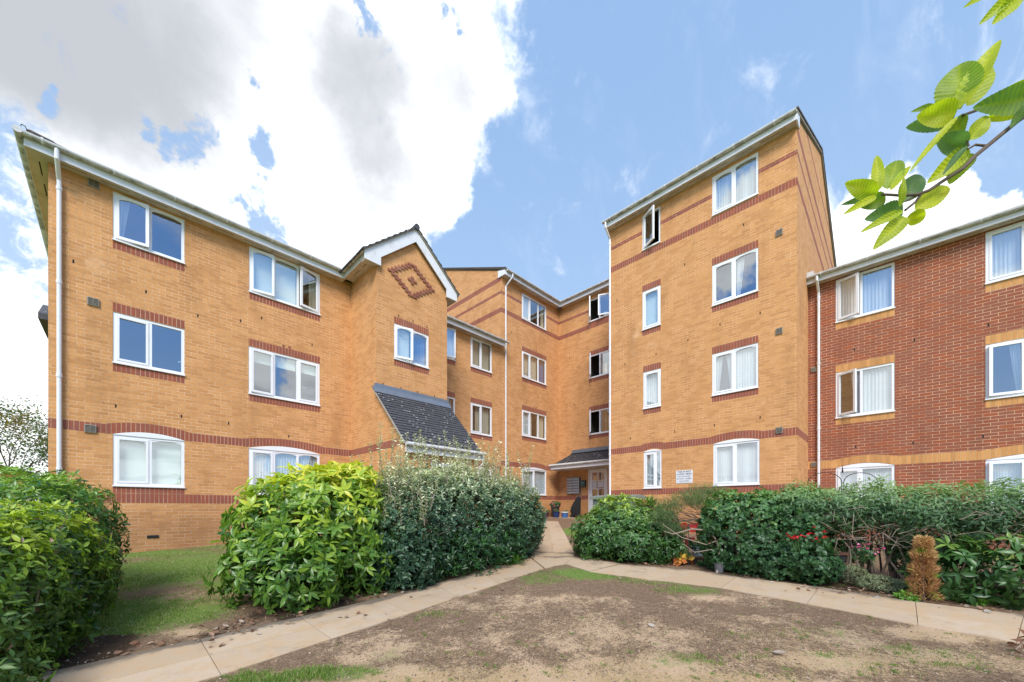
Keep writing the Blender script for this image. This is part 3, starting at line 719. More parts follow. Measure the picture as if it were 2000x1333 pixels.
# raised brick diamond
mb, _ = wall(LB, FBf, XB0, XB1, 1.2, 8.1, YB, [wB], [lint(wB[0], wB[1], wB[3] + .003), lint(wB[0], wB[1], wB[2] - .20)], cuts=gcut,
             slits=[(5.2, 3.42), (5.75, 3.42), (6.3, 3.42), (6.9, 3.42), (5.68, 5.5), (6.15, 5.5), (6.63, 5.5)])
mb.build('wall', LB, FBf.M)
mb = MB()
def hb(x, z, w=.20, h=.065, pr=.028): mb.box(x, x + w, -pr, .01, z, z + h, RC)
cx_, cz_ = 6.13, 6.69
for i in range(-6, 7):
    wd = (6 - abs(i)) * .108; z = cz_ + i * .075
    if abs(i) == 6: hb(cx_ - .15, z, .30)
    else: hb(cx_ - wd - .13, z); hb(cx_ + wd - .07, z)
mb.build('brick_diamond', LB, FBf.M); mb = MB()
for i, w_ in ((-1, .10), (0, .30), (1, .10)): hb(cx_ - w_ / 2, cz_ + i * .075, w_)
mb.build('brick_cross', LB, FBf.M)
window(LB, FBf, *wB, [.5], open_={0: ('L', 14)}, curtains=('f', 'u'), rounded=True)
# side eave of the bay and the barge boards
FE = Frame('B', XB0)
mb = MB(); mb.box(XB0 - .30, XB0 + .01, YBAY - .09, YL - OV + .012, SO + .001, SO + .013, SOF)
for k in range(2): mb.box(XB0 - .17, XB0 - .155, YBAY + .12 + k * .6, YBAY + .5 + k * .6, SO - .001, SO + .0015, DK)
mb.build('soffit', LB)
mb = MB(); mb.box(XB0 - .316, XB0 - .30, YBAY - .07, YL - OV - .006, SO - .012, SO + .18, FAS); mb.build('fascia', LB)
mb = MB(); gx = XB0 - .375; mb.tube([(gx, YBAY - .10, SO + .165), (gx, YL - OV - .06, SO + .165)], .056, GUT, 14)
for k in range(3): mb.tube([(gx, YBAY + .0 + k * .6, SO + .165), (gx, YBAY + .035 + k * .6, SO + .165)], .064, FAS, 14)
mb.build('gutter', LB)
def barge(side):
    m = -1 if side == 'L' else 1
    X = lambda d: pk + m * d
    poly = [(X(0), 8.22), (X(1.56 if m < 0 else 1.5), 6.90), (X(1.56 if m < 0 else 1.5), 6.665), (X(1.10), 6.665), (X(1.10), 6.90), (X(0), 7.86)]
    b = MB(); b.prism([(x, YBAY - .11, z) for x, z in (poly if m > 0 else poly)], (0, .03, 0), FAS)
    b.prism([(X(1.53 if m < 0 else 1.47), YBAY - .08, 6.672), (X(1.12), YBAY - .08, 6.672), (X(1.12), YBAY - .08, 6.69), (X(1.53 if m < 0 else 1.47), YBAY - .08, 6.69)], (0, .2, 0), SOF)
    b.build('bargeboard', LB)
barge('L'); barge('R')
mb = MB(); mb.box(XB1 - .01, XB1 + .31, YBAY - .08, YL - OV, SO - .10, SO - .088, SOF); mb.box(XB1 + .30, XB1 + .312, YBAY - .08, YL - OV, SO - .11, SO + .1, FAS); mb.tube([(XB1 + .37, YBAY - .10, SO + .12), (XB1 + .37, YL - .3, SO + .12)], .056, GUT, 12); mb.build('gutter', LB)
mb = MB()
th = .05
tiled(mb, (pk - 1.62, 14.5, 6.87), (pk - 1.62, YBAY - .17, 6.87), (pk, YBAY - .17, 8.27), (pk, 14.5, 8.27), TILE, 9, .035, 22)
tiled(mb, (pk + 1.56, YBAY - .17, 6.87), (pk + 1.56, 14.5, 6.87), (pk, 14.5, 8.27), (pk, YBAY - .17, 8.27), TILE, 9, .035, 22)
for k in range(14): mb.tube([(pk, YBAY - .18 + k * .3, 8.27), (pk, YBAY + .14 + k * .3, 8.275)], [.085, .075], TILE, 10)
mb.prism([(pk - 1.6, YBAY - .15, 6.855), (pk, YBAY - .15, 8.225), (pk, YBAY - .15, 8.262), (pk - 1.6, YBAY - .15, 6.892)], (0, .08, 0), GRILL)
mb.prism([(pk + 1.54, YBAY - .15, 6.855), (pk, YBAY - .15, 8.225), (pk, YBAY - .15, 8.262), (pk + 1.54, YBAY - .15, 6.892)], (0, .08, 0), GRILL)
mb.build('roof', LB)
# porch roof
mb = MB(); tiled(mb, (4.93, PB - .10, 1.60), (7.42, PB - .10, 1.60), (7.42, YBAY + .0, 3.30), (4.93, YBAY + .0, 3.30), TILE, 20, .022, 17)
mb.build('porch_roof', LB)
mb = MB(); mb.box(4.96, 7.42, YBAY - .025, YBAY - .003, 3.22, 3.44, LEAD)
mb.prism([(4.90, YBAY - .004, 3.36), (4.90, YBAY - .004, 3.30), (4.90, YBAY - .17, 3.135), (4.90, YBAY - .18, 3.16)], (2.55, 0, 0), LEAD); mb.build('flashing', LB)
mb = MB(); mb.prism([(4.905, PB - .12, 1.575), (4.905, YBAY - .03, 3.22), (4.905, YBAY - .03, 3.265), (4.905, PB - .12, 1.62)], (.03, 0, 0), GRILL); mb.build('bargeboard', LB)
mb = MB(); mb.box(4.95, 7.42, PB - .13, PB - .11, 1.38, 1.57, FAS); mb.box(4.95, 7.42, PB - .11, PB + .02, 1.38, 1.392, SOF); mb.box(7.40, 7.42, PB - .11, PB + .02, 1.38, 1.57, FAS); mb.build('fascia', LB)
mb = MB(); mb.tube([(4.93, PB - .185, 1.575), (7.46, PB - .185, 1.565)], .052, GUT, 14); mb.build('gutter', LB)
downpipe(LB, [(7.42, PB - .18, 1.56), (7.42, PB - .18, 1.3), (7.36, PB - .03, 1.15), (7.36, PB - .03, gz(7.3, PB))], .032)
FPo = Frame('A', PB)
mb, _ = wall(LB, FPo, XB0, 7.39, -1.5, 1.45, YB, [(5.75, 6.85, -.95, 1.22)], [(XB0, 7.39, .11, .325, RS, 'S')]); mb.build('wall', LB, FPo.M)
mb = MB(); mb.box(5.75, 6.85, .03, .08, -.95, 1.22, UPVC); mb.box(5.85, 6.25, .02, .032, .0, 1.1, DK); mb.box(6.35, 6.75, .02, .032, .0, 1.1, DK)
for k in range(3): mb.box(5.85, 6.75, .012, .02, .25 + k * .28, .275 + k * .28, UPVC)
mb.build('door', LB, FPo.M)
mb = MB(); mb.box(7.38, 7.39, PB, 11.8, -1.5, 1.6, YB); mb.build('wall', LB)

# ================================================================ MIDDLE: four storeys with the entrance
MBd = empty('apartment_block', (13.5, 14, gz(13, 12)), 'four storey yellow brick entrance block set back in the courtyard corner', 'apartment building', 'blocks of flats around the courtyard')
XM0, XM1 = 11.395, 15.36
SM = 9.78
FM = Frame('A', YL)
mo = [(12.67, 14.38, 8.47, 9.62), (12.67, 14.38, 5.865, 7.04), (12.67, 14.38, 3.25, 4.41), (12.67, 14.38, .62, 1.78)]
def common_bands(s0, s1): return [(s0, s1, 8.29, 8.50, RS, 'S'), (s0, s1, 9.075, 9.20, RC, 'C')]
mbds = common_bands(XM0, XM1) + [(XM0, XM1, 1.80, 2.02, RS, 'S'), (XM0, XM1, .40, .60, RS, 'S')]
for o in mo[1:3]: mbds += [lint(o[0], o[1], o[3] + .003), lint(o[0], o[1], o[2] - .20), (o[0] + .78, o[0] + .855, o[3] + .203, o[3] + .28, RS, 'C'), (o[0] + .93, o[0] + 1.005, o[3] + .203, o[3] + .28, RS, 'C')]
mb, _ = wall(MBd, FM, XM0, XM1, -1.2, SM + .05, YB, mo, mbds, slits=[(13.0, 2.35), (14.5, 5.0), (12.0, 7.6)])
arch_band(mb, 12.67, 14.38, 1.80, .09, RS, ext=.0)
mb.build('wall', MBd, FM.M)
window(MBd, FM, *mo[0], [.333, .667], curtains=('n', '', 'D'))
window(MBd, FM, *mo[1], [.333, .667], curtains=('v', 'v', 'u'), rounded=True)
window(MBd, FM, *mo[2], [.333, .667], curtains=('n', 'L', 'v'))
window(MBd, FM, *mo[3], [.5], curtains=('n', 'n'), arch=.09)
# sunlit gable over the lower roof
FG = Frame('B', XM0)
gp, ge = 16.3, 9.86
gc = gable(-20.8, -YL + .3, 9.90, -gp, 11.96)
mb, _ = wall(MBd, FG, -20.8, -YL, 5.5, 12, YB, bands=[(-20.8, -YL, 8.29, 8.50, RS, 'S'), (-20.8, -YL, 9.075, 9.20, RC, 'C'), (-20.8, -YL, 9.60, 9.82, RS, 'S')], cuts=gc); mb.build('wall', MBd, FG.M)
FR = Frame('B', XM1)                            # wall with the entrance, facing the viewer's left
ro = [(-10.10, -8.40, 8.61, 9.62), (-10.08, -8.4, 6.00, 7.05), (-10.08, -8.4, 3.40, 4.48), (-10.12, -9.12, -.43, 1.84)]
rb_ = common_bands(-YL, -7.0) + [(-YL, -10.12, .40, .60, RS, 'S')]
for o in ro[1:3]: rb_ += [lint(o[0], o[1], o[3] + .003), lint(o[0], o[1], o[2] - .20)]
mb, _ = wall(MBd, FR, -YL, -7.0, -1.2, SM + .05, YB, ro, rb_ + [lint(ro[0][0], ro[0][1], 8.41)], slits=[(-11.2, 7.2), (-10.9, 4.9)]); mb.build('wall', MBd, FR.M)
window(MBd, FR, *ro[0], [.333, .667], open_={0: ('L', 58), 1: ('R', 25)}, curtains=('', '', ''))
window(MBd, FR, *ro[1], [.333, .667], open_={0: ('L', 58)}, curtains=('', '', ''))
window(MBd, FR, *ro[2], [.333, .667], open_={0: ('L', 58)}, curtains=('', '', 'D'))
eave(MBd, FM, XM0, XM1 - OV, OV, SM, ends=(.0, 0), gs=(XM0 + .03, XM1 - OV - .06))
eave(MBd, FR, -YL + OV, -7.0, OV, SM + .0006, ends=(0, 0), gs=(-YL + OV + .06, -7.0))
mb = MB(); mb.prism([(XM0 - .05, YL - OV - .01, SM - .02), (XM0 - .05, YL - OV - .01, SM + .16), (XM0 - .05, YL + .15, SM + .28), (XM0 - .05, YL + .15, SM - .02)], (.045, 0, 0), FAS); mb.build('fascia', MBd)
mb = MB(); r4 = SM + .2
tiled(mb, (XM0 - .06, YL - OV - .04, r4), (XM1 - .2, YL - OV - .04, r4), (XM1 + 4.0, gp, r4 + 4.7 * .43), (XM0 - .06, gp, r4 + 4.7 * .43), BTILE, 16, .03, 24)
tiled(mb, (XM1 - OV - .04, YL - OV, r4), (XM1 - OV - .04, 7.2, r4), (XM1 + 3.5, 7.2, r4 + 1.66), (XM1 + 3.5, gp, r4 + 1.66), BTILE, 14, .03, 30)
mb.face([(XM0 - .06, gp, r4 + 2.02), (XM1 + 4, gp, r4 + 2.02), (XM1 + 4, 20.9, r4), (XM0 - .06, 20.9, r4)], BTILE)
mb.build('roof', MBd)
mb = MB()                                        # mortar and tile ends along the verge
Va = Vector((XM0 - .07, YL - OV - .04, r4 + .02)); Vb = Vector((XM0 - .07, gp, r4 + 2.05))
for k in range(28):
    p = Va.lerp(Vb, k / 28); q = Va.lerp(Vb, (k + .93) / 28); mb.prism([p, q, q + Vector((0, 0, .02)), p + Vector((0, 0, .04))], (.12, 0, 0), BTILE)
    mb.prism([p + Vector((.02, 0, -.045)), q + Vector((.02, 0, -.045)), q + Vector((.02, 0, .0)), p + Vector((.02, 0, .0))], (.08, 0, 0), GRILL)
mb.build('verge', MBd)
downpipe(MBd, [(11.75, YL - OV - .07, SM + .16), (11.75, YL - OV - .07, SM + .0), (11.62, YL - .05, SM - .34), (11.62, YL - .05, gz(11.6, YL))], .034)
# porch canopy over the entrance
mb = MB(); tiled(mb, (XM1 - 1.05, 11.45, 1.98), (XM1 - 1.05, 7.3, 1.98), (XM1 - .0, 7.3, 2.62), (XM1 - .0, 11.0, 2.62), TILE, 9, .025, 26)
mb.face([(XM1 - 1.05, 11.45, 1.98), (XM1, 11.0, 2.62), (XM1, 11.75, 1.98)], TILE); mb.face([(XM1 - 1.05, 11.45, 1.975), (XM1, 11.75, 1.975), (XM1, 7.3, 1.975), (XM1 - 1.05, 7.3, 1.975)], SOF)
mb.build('porch_roof', MBd)
mb = MB(); mb.box(XM1 - .16, XM1 - .003, 7.3, 11.02, 2.60, 2.64, LEAD); mb.box(XM1 - .02, XM1 - .003, 7.3, 11.02, 2.64, 2.78, LEAD); mb.build('flashing', MBd)
mb = MB(); mb.box(XM1 - 1.10, XM1 - 1.08, 7.3, 11.5, 1.80, 1.97, FAS); mb.prism([(XM1 - 1.10, 11.5, 1.80), (XM1 - .02, 11.78, 1.80), (XM1 - .02, 11.78, 1.97), (XM1 - 1.10, 11.5, 1.97)], (0, -.02, 0), FAS); mb.build('fascia', MBd)
mb = MB(); mb.tube([(XM1 - 1.15, 7.3, 1.985), (XM1 - 1.15, 11.5, 1.985)], .05, GUT, 12); mb.build('gutter', MBd)
mb = MB(); mb.box(XM1 - 1.08, XM1, 7.25, 11.48, 1.785, 1.797, SOF); mb.build('soffit', MBd)
# door
dM = FR.M @ Matrix.Translation((-10.12, 0, -.43))
mb = MB()
for q in ((0, .06, 0, 2.27), (.94, 1.0, 0, 2.27), (.06, .94, 2.21, 2.27)): bar(mb, *q, -.005, .08)
for q in ((.07, .19, .02, 2.2), (.81, .93, .02, 2.2), (.19, .81, .02, .95), (.19, .81, 2.06, 2.2), (.48, .52, .95, 2.06), (.19, .48, 1.30, 1.34), (.52, .81, 1.30, 1.34), (.19, .48, 1.68, 1.72), (.52, .81, 1.68, 1.72)): bar(mb, *q, .02, .06)
door = mb.build('door', MBd, dM, bevel=.003)
mb = MB(); mb.face([(.19, .045, .95), (.81, .045, .95), (.81, .045, 2.06), (.19, .045, 2.06)], GLASS); mb.build('pane', door, dM)
mb = MB(); mb.tube([(.74, .02, .92), (.74, -.05, .94), (.74, -.05, 1.34), (.74, .02, 1.36)], .012, plain('steel', (.5, .5, .5), .3, .9), 8); mb.build('handle', door, dM)
PAPER = plain('paper', (.72, .74, .78), .8)
mb = MB(); mb.box(.22, .44, .014, .018, 1.32, 1.66, PAPER); mb.box(.50, .80, .014, .018, 1.38, 1.64, PAPER); mb.build('notice', door, dM)
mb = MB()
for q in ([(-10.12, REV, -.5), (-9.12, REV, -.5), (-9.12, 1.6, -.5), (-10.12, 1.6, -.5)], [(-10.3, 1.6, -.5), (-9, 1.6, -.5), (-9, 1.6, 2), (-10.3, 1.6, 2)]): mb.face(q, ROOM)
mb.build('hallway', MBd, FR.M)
mb = MB(); mb.box(XM1 - .45, XM1 - .0, 9.0, 10.4, -.55, -.42, plain('step_brick', (.30, .12, .07), .9)); mb.build('doorstep', MBd)
mb = MB(); mb.box(XM0 + .02, 22, 20.6, 20.8, -1, 9.8, YB); mb.box(21.6, 21.8, 7, 20.6, -1, 9.8, YB); mb.build('wall', MBd)

# ================================================================ TALL BLOCK on the right of centre
TB = empty('apartment_block', (14, 4.5, gz(12, 4)), 'tall four storey yellow brick block projecting forward with a dark verge', 'apartment building', 'blocks of flats around the courtyard')
XT = 12.23; FT = Frame('B', XT); b0, b1 = 7.205, 1.769
to = [(-3.80, -2.63, 8.555, 9.70), (-3.80, -2.63, 5.92, 7.10), (-3.80, -2.63, 3.295, 4.505), (-3.77, -2.60, .66, 1.86),
      (-5.955, -5.345, 8.545, 9.70), (-5.955, -5.335, 5.90, 7.165), (-5.925, -5.325, 3.29, 4.49), (-5.91, -5.305, .66, 1.85)]
tb = common_bands(-b0, -b1) + [(-b0, -b1, 1.875, 2.09, RS, 'S'), (-b0, -b1, .44, .635, RS, 'S')]
for o in (to[1], to[2], to[5], to[6]): tb += [lint(o[0], o[1], o[3] + .003), lint(o[0], o[1], o[2] - .20)]
tb += [(-3.89, -2.48, 1.875, 2.09, YB, 'C'), (-6.03, -5.185, 1.875, 2.09, YB, 'C')]
mb, _ = wall(TB, FT, -b0, -b1, -1.6, SM + .04, YB, to, tb, slits=[(-3.0, 7.85), (-4.6, 7.45), (-6.9, 7.2), (-2.6, 4.9 + .35), (-3.6, 5.27), (-4.5, 5.1), (-5.5, 4.95), (-6.6, 4.9), (-2.6, 2.42), (-3.75, 2.38), (-4.9, 2.35), (-6.4, 2.33)])
arch_band(mb, to[3][0], to[3][1], 1.875, .09, RS); arch_band(mb, to[7][0], to[7][1], 1.875, .07, RS)
mb.build('wall', TB, FT.M)
window(TB, FT, *to[0], [.5], curtains=('n', 'N'), rounded=True)
window(TB, FT, *to[1], [.5], curtains=('', 'l'), rounded=True)
window(TB, FT, *to[2], [.5], curtains=('lr', 'n'), rounded=True)
window(TB, FT, *to[3], [.5], curtains=('N', 'N'), arch=.08)
window(TB, FT, *to[4], [], open_={0: ('L', 30)}, curtains=('',), rounded=True)
window(TB, FT, *to[5], [], open_={0: ('L', 0)}, curtains=('f',), rounded=True)
window(TB, FT, *to[6], [], open_={0: ('L', 0)}, curtains=('n',), rounded=True)
window(TB, FT, *to[7], [.68], curtains=('N', 'N'), arch=.06)
for z in (7.17, 4.58, 1.97): vent(TB, FT, -2.225, z, .15, .16)
eave(TB, FT, -b0, -b1, OV, SM, ends=(.03, 0.0), gs=(-b0 - .06, -b1 + .03))
FTs = Frame('A', b1)
tpk = 16.6; tg = gable(XT - .25, 21.2, 9.90, tpk, 11.93)
mb, _ = wall(TB, FTs, XT, 21.0, -1.6, 12, YB, bands=[(XT, 21, 8.29, 8.50, RS, 'S'), (XT, 21, 9.075, 9.20, RC, 'C'), (XT, 21, 9.60, 9.82, RS, 'S'), (XT, 21, 10.6, 10.72, RC, 'C'), (XT, 21, 1.875, 2.09, RS, 'S'), (XT, 21, .44, .635, RS, 'S')], cuts=tg); mb.build('wall', TB, FTs.M)
mb = MB(); mb.prism([(XT - OV - .01, b1 - .04, SM - .02), (XT - OV - .01, b1 - .04, SM + .17), (XT + .12, b1 - .04, SM + .30), (XT + .10, b1 - .04, SM - .02)], (0, .038, 0), FAS); mb.build('fascia', TB)
mb = MB(); rt = SM + .2
tiled(mb, (XT - OV - .04, b0 + .03, rt), (XT - OV - .04, b1 - .05, rt), (tpk, b1 - .05, rt + 2.0), (tpk, b0 + .03, rt + 2.0), BTILE, 16, .03, 32)
mb.face([(tpk, b1 - .05, rt + 2.0), (21.2, b1 - .05, rt), (21.2, b0 + .03, rt), (tpk, b0 + .03, rt + 2.0)], BTILE)
mb.build('roof', TB)
mb = MB()
for A_, B_, n_ in ((Vector((XT - OV - .04, b1 - .07, rt + .015)), Vector((tpk, b1 - .07, rt + 2.03)), 26), (Vector((21.2, b1 - .07, rt + .0)), Vector((tpk, b1 - .07, rt + 2.03)), 24)):
    for k in range(n_):
        p = A_.lerp(B_, k / n_); q = A_.lerp(B_, (k + .93) / n_); mb.prism([p, q, q + Vector((0, 0, .03)), p + Vector((0, 0, .05))], (0, .12, 0), BTILE)
        mb.prism([p + Vector((0, .02, -.07)), q + Vector((0, .02, -.07)), q + Vector((0, .02, 0)), p + Vector((0, .02, 0))], (0, .06, 0), GRILL)
mb.build('verge', TB)
mb = MB(); q = [(XT, b0, -1.6), (21, b0, -1.6), (21, b0, SM + .1), (XT, b0, SM + .1)]; mb.face(q, YB, [(p[0], p[2]) for p in q]); q = [(21, b1, -1.6), (21, b0, -1.6), (21, b0, SM + .1), (21, b1, SM + .1)]; mb.face(q, YB, [(p[1], p[2]) for p in q])
mb.face([(XT, b0, SM + .1), (tpk, b0, 11.9), (21, b0, SM + .1)], YB, [(0, 0), (3, 2), (6, 0)]); mb.build('wall', TB)
downpipe(TB, [(XT - OV - .07, 7.14, SM + .17), (XT - OV - .07, 7.14, SM - .03), (XT - .05, 7.13, SM - .33), (XT - .05, 7.13, gz(XT, 7.1))], .034)

# ================================================================ RED BLOCK on the right
RBd = empty('apartment_block', (15, -2, gz(14, -2)), 'three storey red brick flats with yellow brick lintels behind the long hedge', 'apartment building', 'blocks of flats around the courtyard')
XR = 14.0; FRd = Frame('B', XR); rs0, rs1 = -b1, 11.0
SR = 6.36
rl = [(-.10, 1.10), (2.505, 3.75), (5.155, 6.33)]
rop = []
for s0, s1 in ((-1.153, .015), (1.50, 3.25), (5.2, 6.4), (8.0, 9.2)): rop += [(s0, s1, *rl[0]), (s0, s1, *rl[1]), (s0, s1, *rl[2])]
rbn = [(rs0, rs1, 1.113, 1.335, YS, 'S')]
for o in rop:
    if o[3] < 2: rbn.append((o[0] - .12, o[1] + .12, 1.113, 1.335, RB, 'C'))
    elif o[3] < 5: rbn += [lint(o[0], o[1], o[3] + .003, .20, YS), lint(o[0], o[1], o[2] - .20, .20, YS)]
    else: rbn.append(lint(o[0], o[1], o[2] - .20, .20, YS))
mb, _ = wall(RBd, FRd, rs0, rs1, -1.8, SR + .04, RB, rop, rbn, slits=[(-.78, 4.25), (.35, 4.17), (1.53, 4.16), (-.75, 1.62), (.33, 1.6), (1.45, 1.62), (2.5, 4.2)])
for o in rop:
    if o[3] < 2: arch_band(mb, o[0], o[1], 1.113, .10, YS)
mb.build('wall', RBd, FRd.M)
window(RBd, FRd, *rop[0], [.45], open_={0: ('L', 6)}, curtains=('N', 'N'), arch=.10)
window(RBd, FRd, *rop[1], [.45], open_={0: ('L', 34)}, curtains=('r', 'n'))
window(RBd, FRd, *rop[2], [.45], open_={0: ('L', 20)}, curtains=('n', 'n'))
window(RBd, FRd, *rop[3], [.333, .667], open_={0: ('R', 6)}, curtains=('N', 'N', 'N'), arch=.10)
window(RBd, FRd, *rop[4], [.333, .667], open_={0: ('R', 6)}, curtains=('r', 'n', ''))
window(RBd, FRd, *rop[5], [.333, .667], curtains=('n', 'l', 'n'))
for o in rop[6:]: window(RBd, FRd, *o, [.5], curtains=('n', 'n'))
for z in (3.9, 1.18): vent(RBd, FRd, -1.70, z, .13, .13)
eave(RBd, FRd, rs0, rs1, .24, SR, ends=(-.0, 0), fh=.15, gs=(rs0 + .005, rs1))
mb = MB(); mb.box(XR - .30, XR - .0, b1 - .003 - .16, b1 - .005, SR + .20, SR + .30, GUT); mb.build('gutter', RBd)
mb = MB(); tiled(mb, (XR - .28, b1 - .01, SR + .17), (XR - .28, -11, SR + .17), (XR + 4.4, -11, SR + .17 + 2.0), (XR + 4.4, b1 - .01, SR + .17 + 2.0), BTILE, 16, .03, 60)
mb.face([(XR + 4.4, b1 - .01, SR + 2.17), (XR + 4.4, -11, SR + 2.17), (XR + 9, -11, SR + .17), (XR + 9, b1 - .01, SR + .17)], BTILE); mb.build('roof', RBd)
mb = MB(); q = [(XR, -11, -1.8), (XR + 9, -11, -1.8), (XR + 9, -11, SR + .1), (XR, -11, SR + .1)]; mb.face(q, RB, [(p[0], p[2]) for p in q]); mb.box(XR + 8.9, XR + 9, -11, b1 - .02, -1.8, SR + .1, RB); mb.build('wall', RBd)
downpipe(RBd, [(XR - .31, b1 - .235, SR + .14), (XR - .31, b1 - .235, SR + .0), (XR - .05, b1 - .245, SR - .25), (XR - .05, b1 - .245, gz(XR, b1))], .034)
# ================================================================ GROUND
def blobsum(X, Y, lst):
    v = np.zeros_like(X)
    for px, py, rx, ry, a in lst:
        c = spot(px, py); cx = CR.x * c.x + CR.y * c.y; cy = CF.x * c.x + CF.y * c.y
        v = np.maximum(v, a * np.exp(-(((X - cx) / rx) ** 2 + ((Y - cy) / ry) ** 2)))
    return v
GREEN = [(1160, 1120, 1.5, .65, 1.0), (1270, 1132, 1.0, .5, .9), (1060, 1128, .6, .6, .85), (1340, 1152, .7, .35, .8), (1600, 1235, 1.3, .5, .46), (1800, 1275, 1.0, .4, .50), (1400, 1290, 1.0, .25, .56), (860, 1200, .7, .25, .58), (960, 1150, .5, .12, .6), (640, 1318, .55, .16, 1.0), (520, 1325, .4, .2, 1.0), (800, 1225, .35, .08, .35),
         (470, 1300, .25, .12, .6), (1460, 1240, .5, .25, .55), (1750, 1265, .5, .12, .60), (1600, 1280, .4, .12, .58), (1460, 1215, .3, .10, .6), (1850, 1300, .3, .12, .6), (930, 1280, .2, .06, .5), (1320, 1285, .3, .12, .5), (1880, 1300, .5, .2, .5), (1560, 1185, .35, .07, .6),
         (330, 1110, 2.2, 2.2, 1.15), (250, 1200, 1.3, 1.0, 1.15), (430, 1140, .6, .6, .9), (300, 1075, 3, 2.0, 1), (1120, 1040, .5, 1.8, 1.2), (1500, 1320, .5, .12, .5)]
STRAW = [(1000, 1320, 1.6, .25, .85), (1250, 1300, 1.0, .3, .75), (1120, 1170, .9, .35, .55), (900, 1160, .4, .3, .6), (1700, 1290, 1.5, .35, .8), (1500, 1210, .6, .25, .6), (700, 1290, .3, .2, .55), (1400, 1170, .7, .2, .6),
         (360, 1235, .4, .2, .7), (400, 1180, .4, .3, .65), (1200, 1200, 1.0, .15, .38), (1850, 1240, .8, .3, .9), (1300, 1330, 1.5, .2, .9)]
BED = [(640, 1190, 1.1, .5, 1), (800, 1130, 1.2, .9, 1), (950, 1085, 1.2, 1.0, 1), (1300, 1095, 1.4, .5, 1), (1500, 1118, 1.4, .55, 1), (1700, 1140, 1.3, .6, 1), (1900, 1155, 1.2, .6, 1), (90, 1290, .7, .7, 1), (410, 1240, .25, .2, .6)]
GREEN += [(1700, 1300, 1.3, .4, .42), (1200, 1250, 1.2, .5, .26), (1000, 1200, 1.0, .5, .20), (750, 1300, .8, .3, .40), (1450, 1200, .9, .3, .35)]
STRAW += [(1050, 1330, 2.2, .22, 1.0), (1000, 1180, 2.0, .9, .40), (1500, 1170, 1.5, .5, .42), (1200, 1240, 2.5, 1.0, .50), (1600, 1250, 2.0, .7, .50), (800, 1260, 1.2, .6, .42), (350, 1180, 1.0, .9, .45)]
def steps(a, b, f): return list(np.arange(a, b, f))
gx = np.array([-400, -150, -60, -30, -18, -12, -9, -7.5] + steps(-6.5, 8, .07) + [8.5, 10, 13, 18, 30, 60, 150, 400])
gy = np.array([-400, -150, -60, -20, -8, -3, 0, 1.5] + steps(2.2, 10.5, .06) + steps(10.5, 20, .4) + [22, 26, 34, 50, 90, 180, 400, 1200])
GX, GY = np.meshgrid(gx, gy); X = GX.ravel(); Y = GY.ravel()
def fbm(X, Y, s, seed=0, o=3):
    return np.array([noise.fractal(Vector((x * s + seed, y * s - seed, seed * .3)), 1.0, 2.0, o) for x, y in zip(X, Y)])
near = (np.abs(X) < 9) & (Y > 1) & (Y < 21)
nz = np.zeros(len(X)); nz2 = np.zeros(len(X)); nz[near] = fbm(X[near], Y[near], 1.3, 3); nz2[near] = fbm(X[near], Y[near], 3.7, 9)
green = blobsum(X, Y, GREEN) * (1 - .35 * (nz2 > .1)) + .28 * nz + .34 * nz2; straw = blobsum(X, Y, STRAW) + .30 * nz2 + .12 * nz; bed = blobsum(X, Y, BED) * 1.0 + .15 * nz2
green[~near] = 1
wx = CR.x * X + CF.x * Y; wy = CR.y * X + CF.y * Y
wz = gzn(wx, wy) + .012 * nz + .006 * nz2
V = np.stack([wx, wy, wz], 1); nx_, ny_ = len(gx), len(gy)
idx = np.arange(nx_ * ny_).reshape(ny_, nx_)
F = np.stack([idx[:-1, :-1], idx[:-1, 1:], idx[1:, 1:], idx[1:, :-1]], -1).reshape(-1, 4)
g = attr_mesh('ground', V, F, np.zeros(len(V)), GROUND, smooth=True)
for nme, arr in (('green', green), ('straw', straw), ('bed', bed)):
    a = g.data.attributes.new(nme, 'FLOAT', 'POINT'); a.data.foreach_set('value', np.clip(arr, -1, 2).astype(np.float32))
tag(g, 'worn lawn of bare earth, straw and patches of green between the paving', None, kind='structure')

